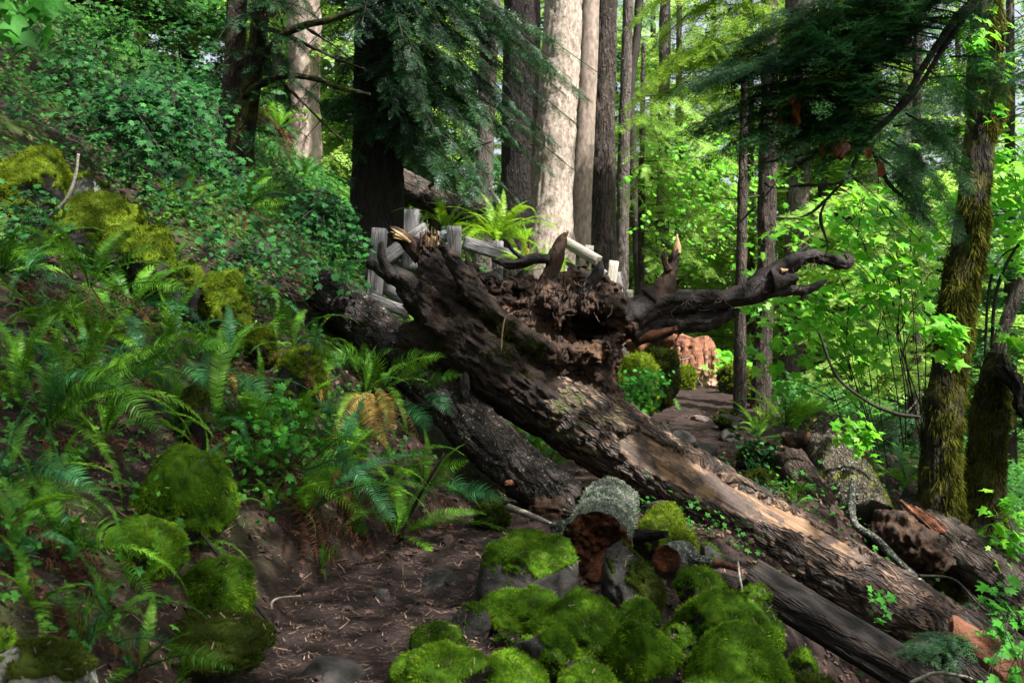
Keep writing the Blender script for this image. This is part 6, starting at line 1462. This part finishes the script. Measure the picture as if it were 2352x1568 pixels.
for k, (x, y, s, rz) in enumerate([(1815, 262, .13, .3), (1938, 345, .12, -.5), (2015, 398, .08, .4), (1990, 362, .06, .1), (1884, 350, .055, 0), (1785, 300, .07, .8)]):
    r = np.random.default_rng(700 + k)
    ii, jj = np.meshgrid(np.linspace(0, 1, 15), np.linspace(-1, 1, 11), indexing='ij')
    wd = np.interp(ii, [0, .12, .3, .42, .62, .72, 1], [.03, .16, .30, .24, .30, .14, .01]) * (1 + .35 * np.sin(ii * 23 + k + jj))
    lx = ii + .18 * np.abs(jj) * np.sin(ii * 9 + k); ly = jj * wd * (.55 + .45 * np.cos(rz * 2 + ii * 2)); lz = .22 * jj ** 2 * np.sign(rz + .01) + .10 * np.sin(ii * 6 + jj * 3 + k)
    Lv = np.stack([lx, ly, lz], -1).reshape(-1, 3); qi = (np.arange(14)[:, None] * 11 + np.arange(10)[None]).ravel(); Lq = np.stack([qi, qi + 1, qi + 12, qi + 11], -1)
    g = place(Lv, np.concatenate([Lq[:, :3], Lq[:, [0, 2, 3]]]), P(x, y - 40 * s / .12, 4.95)[None], np.array([[.35 * rz, -.1, -1]]), np.array([[.2 + rz * .6, -1, .1]]), [s * 1.15], np.array([.3]))
    o = obj('dead_leaf', g, M['deadleaf'], smooth=True)
    tag(o, ['largest dry orange maple leaf caught at the left of the dark bough', 'dry orange leaf hanging where the dark limbs fork', 'small dry leaf below the forking limbs, right', 'dry leaf tucked behind the forking limbs', 'small curled dry leaf left of the forking limbs', 'pale dry leaf touching the largest one'][k], 'leaf', 'dry leaves caught in the hemlock')

# sunlit young hemlock
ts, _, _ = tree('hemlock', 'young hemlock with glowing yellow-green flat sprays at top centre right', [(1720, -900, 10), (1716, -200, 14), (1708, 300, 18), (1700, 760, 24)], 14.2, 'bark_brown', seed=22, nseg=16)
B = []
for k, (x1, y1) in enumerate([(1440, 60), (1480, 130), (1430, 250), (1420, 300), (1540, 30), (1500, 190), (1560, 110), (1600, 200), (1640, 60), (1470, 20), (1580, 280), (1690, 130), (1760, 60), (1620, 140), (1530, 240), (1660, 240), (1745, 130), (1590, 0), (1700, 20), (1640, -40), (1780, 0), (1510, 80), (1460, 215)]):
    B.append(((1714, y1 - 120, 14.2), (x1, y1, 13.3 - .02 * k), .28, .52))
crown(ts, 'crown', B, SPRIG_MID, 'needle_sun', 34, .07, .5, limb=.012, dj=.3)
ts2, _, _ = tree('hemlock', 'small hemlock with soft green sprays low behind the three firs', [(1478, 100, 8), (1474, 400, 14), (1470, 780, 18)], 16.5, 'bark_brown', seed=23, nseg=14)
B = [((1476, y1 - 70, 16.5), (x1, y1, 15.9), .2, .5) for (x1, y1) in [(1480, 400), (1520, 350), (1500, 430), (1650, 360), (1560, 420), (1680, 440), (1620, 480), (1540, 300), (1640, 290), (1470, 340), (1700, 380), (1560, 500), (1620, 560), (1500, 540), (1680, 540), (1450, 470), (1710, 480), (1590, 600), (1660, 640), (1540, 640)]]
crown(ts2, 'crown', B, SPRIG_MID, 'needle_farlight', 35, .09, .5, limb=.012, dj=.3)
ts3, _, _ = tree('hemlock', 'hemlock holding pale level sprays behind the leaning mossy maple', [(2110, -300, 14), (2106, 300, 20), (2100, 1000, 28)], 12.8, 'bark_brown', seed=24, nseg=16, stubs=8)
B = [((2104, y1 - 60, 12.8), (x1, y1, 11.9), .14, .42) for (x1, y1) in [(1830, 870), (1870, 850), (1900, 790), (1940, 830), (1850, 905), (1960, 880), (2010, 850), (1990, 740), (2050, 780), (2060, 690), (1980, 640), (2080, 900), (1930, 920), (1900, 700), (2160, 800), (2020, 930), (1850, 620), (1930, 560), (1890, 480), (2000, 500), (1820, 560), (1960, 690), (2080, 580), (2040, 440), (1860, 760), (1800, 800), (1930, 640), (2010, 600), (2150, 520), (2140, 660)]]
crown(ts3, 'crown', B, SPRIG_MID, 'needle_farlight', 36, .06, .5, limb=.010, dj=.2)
B = [((2104, y1 - 50, 12.8), (x1, y1, 12.0), .1, .42) for (x1, y1) in [(1990, 1080), (2040, 1120), (1960, 1060), (2080, 1060), (2020, 1000), (2130, 1100), (1900, 1020), (2060, 1180), (2110, 1160), (2000, 300), (2060, 330), (2120, 300), (2140, 380), (2080, 420), (2020, 380), (2160, 250)]]
crown(ts3, 'crown', B, SPRIG_MID, 'needle_mid', 37, .06, .7, limb=.010, dj=.2)
r = np.random.default_rng(71)
for k in range(26):
    a = P(r.uniform(1850, 2110), r.uniform(860, 1060), 12.6); L = r.uniform(.5, 1.3); an = r.uniform(-.9, .9)
    e = a + np.array([math.cos(an) * r.choice([-1, 1]), -.3, math.sin(an) - .25]) * L
    obj('dead_branch', tube([a, (a + e) / 2 + r.normal(0, .05, 3), e], [.011, .008, .002], 5, n=12, rough=knotty(.003, k)), M['twig_pale'] if k % 2 else M['twig'], ts3)
ts4, _, _ = tree('hemlock', 'little hemlock shading the right end of the split log', [(2206, 1415, 4), (2200, 1500, 7)], 6.5, 'twig', seed=25, nseg=8)
B = [((2205, 1455, 6.4), (x1, y1, 6.0), .05, .16) for (x1, y1) in [(2110, 1490), (2080, 1520), (2140, 1520), (2060, 1500), (2180, 1560), (2110, 1550)]]
crown(ts4, 'crown', B, SPRIG_MID, 'needle_mid', 38, .03, .6, limb=.004)

# the wood behind: conifer kinds copied with their parts
def far_conifer(hgt, seed, mat, base_r=.16, z0=.6, dens=1.0, tmpl=SPRIG_LO):
    r = np.random.default_rng(seed)
    gs = []; nb = int(hgt * 6.5 * dens)
    for k in range(nb):
        u = (k + r.random()) / nb; z = z0 + (hgt - z0) * u
        L = (.12 + .95 * (1 - u) ** .7) * hgt * .20 * r.uniform(.7, 1.15); a = r.uniform(0, 2 * PI)
        p0 = np.array([0, 0, z]); p1 = p0 + np.array([math.cos(a), math.sin(a), -.18 + .3 * u]) * L
        gs += bough(p0, p1, .10 * L, max(.35, .42 * L), tmpl, r, .19, .012, tb=.5 + .15 * r.normal(), start=.1)
    g = join(gs)
    tk = tube([(0, 0, -1.5), (0, 0, hgt * .5), (0, 0, hgt)], [base_r, base_r * .6, .02], 14, n=60, rough=bark_rough(.015, 10, .2, seed))
    return g, tk


protos = []
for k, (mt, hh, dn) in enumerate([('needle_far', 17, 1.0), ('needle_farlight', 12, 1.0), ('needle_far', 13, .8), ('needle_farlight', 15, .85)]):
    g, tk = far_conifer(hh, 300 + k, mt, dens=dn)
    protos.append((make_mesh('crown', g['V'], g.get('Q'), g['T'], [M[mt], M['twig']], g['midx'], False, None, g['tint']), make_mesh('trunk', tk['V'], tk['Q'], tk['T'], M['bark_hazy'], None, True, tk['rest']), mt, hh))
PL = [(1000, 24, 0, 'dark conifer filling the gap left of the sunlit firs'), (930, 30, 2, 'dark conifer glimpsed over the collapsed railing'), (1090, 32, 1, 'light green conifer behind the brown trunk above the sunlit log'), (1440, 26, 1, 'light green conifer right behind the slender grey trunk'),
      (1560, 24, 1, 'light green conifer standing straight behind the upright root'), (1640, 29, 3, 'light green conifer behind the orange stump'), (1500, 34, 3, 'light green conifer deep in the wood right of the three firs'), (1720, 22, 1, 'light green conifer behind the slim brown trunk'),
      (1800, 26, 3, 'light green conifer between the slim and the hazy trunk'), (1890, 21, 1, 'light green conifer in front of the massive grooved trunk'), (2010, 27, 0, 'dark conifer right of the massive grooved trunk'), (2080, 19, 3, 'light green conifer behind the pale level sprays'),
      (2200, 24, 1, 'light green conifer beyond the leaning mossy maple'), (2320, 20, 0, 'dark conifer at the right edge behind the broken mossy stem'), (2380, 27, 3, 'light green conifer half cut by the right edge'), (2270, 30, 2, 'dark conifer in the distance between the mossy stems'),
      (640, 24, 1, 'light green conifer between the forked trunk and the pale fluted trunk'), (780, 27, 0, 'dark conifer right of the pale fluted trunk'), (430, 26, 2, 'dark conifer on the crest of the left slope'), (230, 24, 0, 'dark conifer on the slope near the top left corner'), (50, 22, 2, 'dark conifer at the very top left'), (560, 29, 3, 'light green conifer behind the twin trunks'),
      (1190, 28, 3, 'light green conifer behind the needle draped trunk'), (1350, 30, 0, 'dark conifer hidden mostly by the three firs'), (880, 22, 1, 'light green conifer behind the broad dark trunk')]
for k, (px, d, kd, lb) in enumerate(PL):
    r = np.random.default_rng(1200 + k)
    mc, mtk, mt, hh = protos[kd]
    x = (px - CX) / FPX * d; z = h1(x, d)
    t = thing('background_conifer', lb, 'tree', (x, d, z), 'conifers in the wood behind')
    t.rotation_euler = (0, 0, r.uniform(0, 6)); s = r.uniform(.85, 1.2); t.scale = (s, s, s * r.uniform(.9, 1.2))
    for nm, me in (('crown', mc), ('trunk', mtk)):
        c = bpy.data.objects.new(nm, me); COL.objects.link(c); c.parent = t
# chosen spots left open to the sun in the added canopy
S = norm(np.array([.42, -.34, .84]))
LIT = [(P(1130, 530, 12.3), .75), (P(1240, 620, 11.4), .4)] + [(P(1285, y, 14), .45) for y in range(0, 640, 60)] + [(P(1340, y, 14.8), .35) for y in range(240, 640, 70)] + [(P(1340, 590, 12.1), .4), (P(1405, 650, 11.8), .3), (P(1590, 830, 18), 1.), (P(1620, 960, 13.6), .35), (P(1550, 150, 13.5), .9), (P(1470, 260, 13.4), .5), (P(1680, 60, 13.6), .7),
      (P(1250, 720, 8.7), .16), (P(1350, 830, 8.6), .15), (P(1690, 1130, 8.2), .13), (P(1790, 1190, 8.1), .10), (P(1900, 860, 12), .6), (P(2000, 750, 12), .4), (P(1850, 690, 10), .35), (P(2000, 520, 9.8), .45), (P(2340, 420, 9.7), .25), (P(1010, 460, 14), .4), (P(1090, 490, 13.6), .3), (P(1560, 580, 15.6), .7), (P(1460, 880, 12), .35), (P(2310, 1430, 5.2), .12), (P(700, 100, 20), .8), (P(1140, 200, 11.3), .3), (P(1380, 200, 11.6), .25)]
# far wood as one mass
r = np.random.default_rng(88); gs = []
g, tk = far_conifer(15, 400, 'needle_far', dens=.55)
tg_ = dict(V=tk['V'], Q=tk['Q'], T=tk['T'], tint=np.full(len(tk['V']), .2), mi=1)
FV = np.asarray(g['V']); fT = np.asarray(g['T']); nf = len(fT); fm = g['midx'][-nf:] if g['Q'] is not None else g['midx']
keepT = fT[fm == 0]
used = np.unique(keepT); remap = -np.ones(len(FV), int); remap[used] = np.arange(len(used)); fV2 = FV[used]; fT2 = remap[keepT]; fti = g['tint'][used]
for k in range(30):
    d = r.uniform(34, 62); px = r.uniform(-300, 3000); x = (px - CX) / FPX * d; z = h1(x, d)
    a = r.uniform(0, 6.28); s = r.uniform(.9, 1.7); c, sn = math.cos(a), math.sin(a)
    R = np.array([[c, -sn, 0], [sn, c, 0], [0, 0, 1]]) * s
    gs.append(dict(V=fV2 @ R.T + [x, d, z], T=fT2, tint=np.clip(fti + r.normal(0, .25), 0, 1), mi=0 if k % 3 == 0 else 2)); gs.append(dict(tg_, V=tk['V'] @ R.T + [x, d, z]))
for k in range(46):  # unseen trees behind the camera, put in to cut light from the front
    y = r.uniform(-15, -2.2); x = r.uniform(-17, 15); z = h1(x, y)
    a = r.uniform(0, 6.28); sc_ = r.uniform(.8, 1.25); c, sn = math.cos(a), math.sin(a)
    hid = False
    for (T_, rt) in LIT:
        al = (y - T_[1]) / S[1]; q = T_ + S * al
        if al > 0 and abs(q[0] - x) < 3.2 and q[2] < z + 16 * sc_: hid = True
    if hid or math.hypot(x, y) < 4.2: continue
    R = np.array([[c, -sn, 0], [sn, c, 0], [0, 0, 1]]) * sc_
    gs.append(dict(V=fV2 @ R.T + [x, y, z], T=fT2, tint=fti, mi=0)); gs.append(dict(tg_, V=tk['V'] @ R.T + [x, y, z]))
fg = join(gs)
o = obj('far_woods', fg, [M['needle_far'], M['bark_brown'], M['needle_farlight']], smooth=False, loc=(0, 0, 0)); tag(o, 'distant mixed conifer wood with bright sky between the crowns, plus unseen shade trees behind the camera', kind='stuff')

# ================================================================== GROUND COVER
r = np.random.default_rng(55)
def scatter(n, xr, yr):
    x = r.uniform(*xr, n); y = r.uniform(*yr, n); return x, y, H(x, y)


# herb layer on the slopes
n = 32000
x, y, z = scatter(n, (-9.5, 12), (3.5, 17)); c = x - trail_x(y)
dn = fbm(np.stack([x, y, z * 0], -1), .9, 3, 61)
keep = (np.abs(c) > np.interp(y, [7, 10, 12], [.75, 1.0, 1.25])) & (dn > -.22 - .2 * (y > 9)) & (x > -.56 * y - 1.2) & (x < .72 * y + 1.5) & ~((c > .5) & (y < 7.5) & (x < 2.6)) & ~((c > .5) & (c < 3.2) & (y > 8) & (y < 13) & (r.random(n) < .72)) & ~((c < 0) & (y < 9.5) & (r.random(n) < .55))
lg = spline(lp, 60)[:, :2]; lg2 = spline(lp2, 40)[:, :2]
for q in (lg, lg2): keep &= (np.hypot(x[:, None] - q[None, :, 0], y[:, None] - q[None, :, 1]).min(1) > .55)
x, y, z = x[keep], y[keep], z[keep]; gs = []
m = len(x)
for rep in range(4):
    o = np.stack([r.normal(0, .09, m), r.normal(0, .09, m), .04 + np.abs(r.normal(0, .11, m))], -1)
    ps = np.stack([x, y, z], -1) + o
    Z_ = norm(np.array([.35, -.4, .8]) + r.normal(0, .35, (m, 3))); X_ = norm(r.normal(0, 1, (m, 3)) - np.array([0, 0, .3])); X_ = norm(X_ - Z_ * (X_ * Z_).sum(1, keepdims=True))
    L7 = LEAF5 if rep % 2 else LEAF3
    gs.append(place(L7[0], L7[1], ps, X_, Z_, (.045 + .004 * (y - 6).clip(0, 12)) * r.uniform(.6, 1.3, m), np.clip(.5 + .28 * r.normal(0, 1, m), 0, 1)))
o = obj('undergrowth', join(gs), M['herb'], smooth=False, loc=(0, 0, 0)); tag(o, 'low leafy herbs covering the slopes', kind='stuff')
# fallen leaves
n = 22000
x, y, z = scatter(n, (-6, 6), (3.3, 14)); c = x - trail_x(y); keep = (r.random(n) < np.where(np.abs(c) < .45, .10, np.where(np.abs(c) < .8, .5, np.where(c > 0, .8, .35)))) & (y < 9 + 4 * r.random(n))
x, y, z = x[keep], y[keep], z[keep]; m = len(x)
gn = norm(np.stack([-(H(x + .05, y) - z) / .05, -(H(x, y + .05) - z) / .05, np.ones(m)], -1))
Z_ = norm(gn + r.normal(0, .35, (m, 3))); X_ = norm(np.cross(Z_, r.normal(0, 1, (m, 3))))
o = obj('leaf_litter', place(LEAF5[0] * np.array([1, .8, 2.2]), LEAF5[1], np.stack([x, y, z + .025], -1), X_, Z_, r.uniform(.025, .085, m), r.random(m)), M['litter'], smooth=False, loc=(0, 0, 0)); tag(o, 'brown fallen leaves on the trail edges and slopes', kind='stuff')
# needles, chips and twigs on the floor
n = 70000
x, y, z = scatter(n, (-4, 5), (3.3, 13)); c = x - trail_x(y); keep = (np.abs(c) < 2.2) & (r.random(n) < (5.5 / y) ** 1.5)
x, y, z = x[keep], y[keep], z[keep]; m = len(x)
a = r.uniform(0, PI, m); L = r.uniform(.006, .028, m) * (1 + 2.2 * (r.random(m) < .03)); dx = np.stack([np.cos(a), np.sin(a), r.normal(0, .2, m)], -1) * L[:, None]; w = np.stack([-np.sin(a), np.cos(a), np.zeros(m)], -1) * (.0022 + .03 * L)[:, None]
b = np.stack([x, y, z + .028], -1)
VV = np.stack([b - dx - w, b - dx + w, b + dx + w * .5, b + dx - w * .5], 1).reshape(-1, 3)
o = obj('forest_debris', dict(V=VV, Q=np.arange(4 * m).reshape(-1, 4), tint=np.repeat(r.random(m), 4)), m_leaf('needle_debris', [(.012, .007, .005), (.05, .028, .02), (.13, .08, .055), (.26, .18, .13)], .7, 0, .3, 0), smooth=False, loc=(0, 0, 0)); tag(o, 'dead needles, bark chips and twigs strewn over the dirt', kind='stuff')
tp = np.concatenate([t_[0] for t_ in TOPS]); tn = np.concatenate([t_[1] for t_ in TOPS])
k = r.integers(0, len(tp), 900); m = len(k); a = norm(np.cross(tn[k] + r.normal(0, .2, (m, 3)), r.normal(0, 1, (m, 3)))); w = norm(np.cross(a, tn[k])) * r.uniform(.0007, .0022, (m, 1)); L = r.uniform(.005, .020, (m, 1)); b = tp[k] + tn[k] * .022
o = obj('moss_debris', dict(V=np.stack([b - a * L - w, b - a * L + w, b + a * L + w, b + a * L - w], 1).reshape(-1, 3), Q=np.arange(4 * m).reshape(-1, 4), tint=np.repeat(r.random(m), 4)), bpy.data.materials['needle_debris'], smooth=False, loc=(0, 0, 0)); tag(o, 'dead needles and bark crumbs caught on the moss mounds', kind='stuff')
U_, Q_ = cube_sphere(3); gs = []
x, y, z = scatter(900, (-2.5, 4.5), (3.4, 15)); c = x - trail_x(y)
for q in np.nonzero(np.abs(c) < .85)[0]:
    sz = r.uniform(.008, .03) * (1 + 1.5 * (r.random() < .12)) * (1 + .05 * y[q]); V_ = U_ * (1 + .3 * r.normal(0, 1, (len(U_), 1)) * .6) * sz * np.array([1, r.uniform(.6, 1), .6])
    an = r.uniform(0, 6.28); V_ = V_ @ np.array([[math.cos(an), -math.sin(an), 0], [math.sin(an), math.cos(an), 0], [0, 0, 1]]); gs.append(dict(V=V_ + [x[q], y[q], z[q] + .015], Q=Q_))
pb = join(gs); pb['midx'] = None
o = obj('pebbles', pb, m_plain('trail_clod', (.022, .013, .010), (.085, .055, .044), 12), smooth=False, loc=(0, 0, 0)); tag(o, 'small stones and clods scattered on the trail', kind='stuff')
# sticks
SK = [('long dark stick leaning down the bank onto the trail', [(360, 1110, 3.2, 5.25), (430, 1185, 4, 5.1), (520, 1300, 4.5, 4.95), (600, 1405, 4.5, 4.85), (642, 1452, 4, 4.8)], 'twig'), ('curved bare grey stick rising from the ridge of moss', [(62, 508, 5, 7.9), (105, 502, 5, 7.85), (150, 462, 4.5, 7.8), (172, 410, 4, 7.8), (180, 354, 3, 7.8)], 'twig_pale'),
      ('pale bent twig on the left edge of the trail', [(623, 1400, 2.5, 5.2), (625, 1382, 2.5, 5.2), (645, 1372, 2.5, 5.25), (690, 1368, 2, 5.3)], 'twig_pale'), ('short pale driftwood stick across the trail middle', [(845, 1388, 4, 5.75), (870, 1376, 4.5, 5.8), (890, 1365, 2, 5.85)], 'twig_pale'),
      ('split pale stake sticking out left of the cut log', [(1168, 1164, 9, 7.5), (1215, 1182, 8, 7.2), (1268, 1204, 5, 6.9)], 'twig_pale'), ('upright dead stem in the fern at the trail bend', [(935, 1270, 5, 7.1), (928, 1235, 5, 7.1), (945, 1180, 4, 7.1), (968, 1130, 4, 7.0), (1010, 1060, 3, 6.9), (1020, 1040, 2, 6.9)], 'twig'),
      ('thin branch poking up beside the split log', [(1695, 1290, 2.5, 6.2), (1700, 1330, 2.5, 6.1), (1715, 1390, 2, 6.0), (1727, 1380, 1, 6.0)], 'twig_pale'), ('bent twig lying along the bottom right edge', [(2090, 1568, 4, 5.7), (2150, 1545, 4, 5.7), (2210, 1552, 3, 5.6), (2240, 1560, 2, 5.6)], 'twig_pale'),
      ('forked thin branch trailing from the right end of the fallen tree', [(2110, 1322, 4, 7.6), (2190, 1330, 3.5, 7.4), (2250, 1390, 3.5, 7.2), (2300, 1420, 3, 7.0), (2360, 1450, 2, 6.9)], 'twig'), ('dark curving maple shoot across the pale dead branches', [(1880, 760, 3, 9.4), (1920, 860, 3.5, 9.4), (1990, 920, 4, 9.3), (2060, 950, 4.5, 9.2), (2115, 958, 4, 9.1)], 'twig'),
      ('grey stick crossing the left bank behind the long stick', [(0, 865, 3, 6.2), (60, 910, 3.5, 6.0), (115, 935, 3.5, 5.9), (160, 985, 2, 5.8)], 'twig'), ('white forked deadwood before the sunlit log', [(1045, 420, 3, 13.0), (1060, 395, 3, 13.0), (1085, 392, 3, 12.9), (1110, 420, 3.5, 12.9), (1140, 455, 4, 12.8), (1160, 490, 3, 12.8)], 'twig_pale'),
      ('dead branch running up to the left of the sunlit log', [(985, 430, 5, 12.2), (1030, 395, 4, 12.1), (1080, 345, 3, 12.0), (1130, 325, 2, 11.9)], 'twig')]
for k, (lb, pts, mt) in enumerate(SK):
    q, rq = px_path(pts)
    o = obj('stick', tube(q, rq, 8, n=50, rough=knotty(.003, k), jag=(.01, .01)), M[mt]); tag(o, lb, 'stick')

# ================================================================== CANOPY OVERHEAD (added unseen leaves, hung along sun rays to shade the foreground)
r = np.random.default_rng(314)
n = 60000
x = r.uniform(-8.5, 7.5, n); y = r.uniform(1.2, 13.5, n)
g0 = np.stack([x, y, H(x, y) + r.uniform(0, 2.5, n)], -1)
dn = fbm(np.stack([x, y, x * 0], -1), .8, 3, 19) + .5 * fbm(np.stack([x, y, x * 0], -1), 2.6, 2, 29)
keep = r.random(n) < np.clip((.62 + 1.3 * dn) * np.where((x < -.6) & (y < 6.6), 1.0, .82) + .35 * ((x < -.6) & (y < 6.6)), .12, 1)
g0 = g0[keep]; cp = g0 + S * r.uniform(10.5, 15, (len(g0), 1))
ok = np.ones(len(cp), bool)
for (T_, rt) in LIT:
    w_ = cp - T_; al = w_ @ S
    ok &= ~((al > 0) & (np.linalg.norm(w_ - al[:, None] * S, axis=1) < rt + .12))
cp = cp[ok]
own = [(tm, np.array([4.3, 9.3])), (tr_dark, np.array([-1.7, 12.8])), (th_, np.array([4.5, 5.7])), (tr3, np.array([-3.3, 12.4]))]
near = np.argmin([np.linalg.norm(cp[:, :2] - p, axis=1) for _, p in own], axis=0)
for k, (pt, _) in enumerate(own):
    ps = cp[near == k]; m = len(ps)
    if m < 5: continue
    Z_ = norm(np.array([0, 0, 1.]) + r.normal(0, .5, (m, 3))); X_ = norm(np.cross(Z_, r.normal(0, 1, (m, 3))))
    obj('crown', place(LEAF5[0], LEAF5[1], ps, X_, Z_, r.uniform(.11, .20, m), r.random(m)), M['needle_far'], pt, smooth=False)  # shade leaves without limbs, filed as crown of the nearest tree

# ================================================================== LIGHT, SKY, CAMERA
w = bpy.data.worlds.new('World'); scene.world = w; w.use_nodes = True
nt = w.node_tree; nt.nodes.clear()
sky = nt.nodes.new('ShaderNodeTexSky'); sky.sky_type = 'NISHITA'; sky.sun_disc = False
el = math.asin(S[2]); az = math.atan2(S[0], S[1])
sky.sun_elevation = el; sky.sun_rotation = az; sky.air_density = 1.0; sky.dust_density = 5.0; sky.ozone_density = 1.0
bg = nt.nodes.new('ShaderNodeBackground'); bg.inputs['Strength'].default_value = .10
out = nt.nodes.new('ShaderNodeOutputWorld')
hs = nt.nodes.new('ShaderNodeHueSaturation'); hs.inputs['Saturation'].default_value = .45
nt.links.new(sky.outputs[0], hs.inputs['Color']); nt.links.new(hs.outputs[0], bg.inputs[0]); nt.links.new(bg.outputs[0], out.inputs[0])
sl = bpy.data.lights.new('sun', 'SUN'); sl.energy = 5.0; sl.angle = math.radians(.5); sl.color = (1, .965, .91)
so = bpy.data.objects.new('sun', sl); COL.objects.link(so)
so.rotation_euler = Vector(S.tolist()).to_track_quat('Z', 'Y').to_euler()
cam = bpy.data.cameras.new('camera'); co = bpy.data.objects.new('camera', cam); COL.objects.link(co)
co.location = (0, 0, CAMZ); co.rotation_euler = (PI / 2, 0, 0)
cam.sensor_width = 36; cam.lens = 36 * FPX / 2352; cam.clip_end = 600; cam.clip_start = .05
cam.dof.use_dof = True; cam.dof.focus_distance = 8.2; cam.dof.aperture_fstop = 3.2
scene.camera = co
scene.view_settings.view_transform = 'Standard'; scene.view_settings.look = 'None'
scene.view_settings.exposure = 1.55; scene.view_settings.gamma = 1
scene.render.engine = 'CYCLES'
cy = scene.cycles
cy.max_bounces = 6; cy.diffuse_bounces = 3; cy.glossy_bounces = 2; cy.transmission_bounces = 4; cy.transparent_max_bounces = 4
cy.use_denoising = True
cy.sample_clamp_indirect = 6
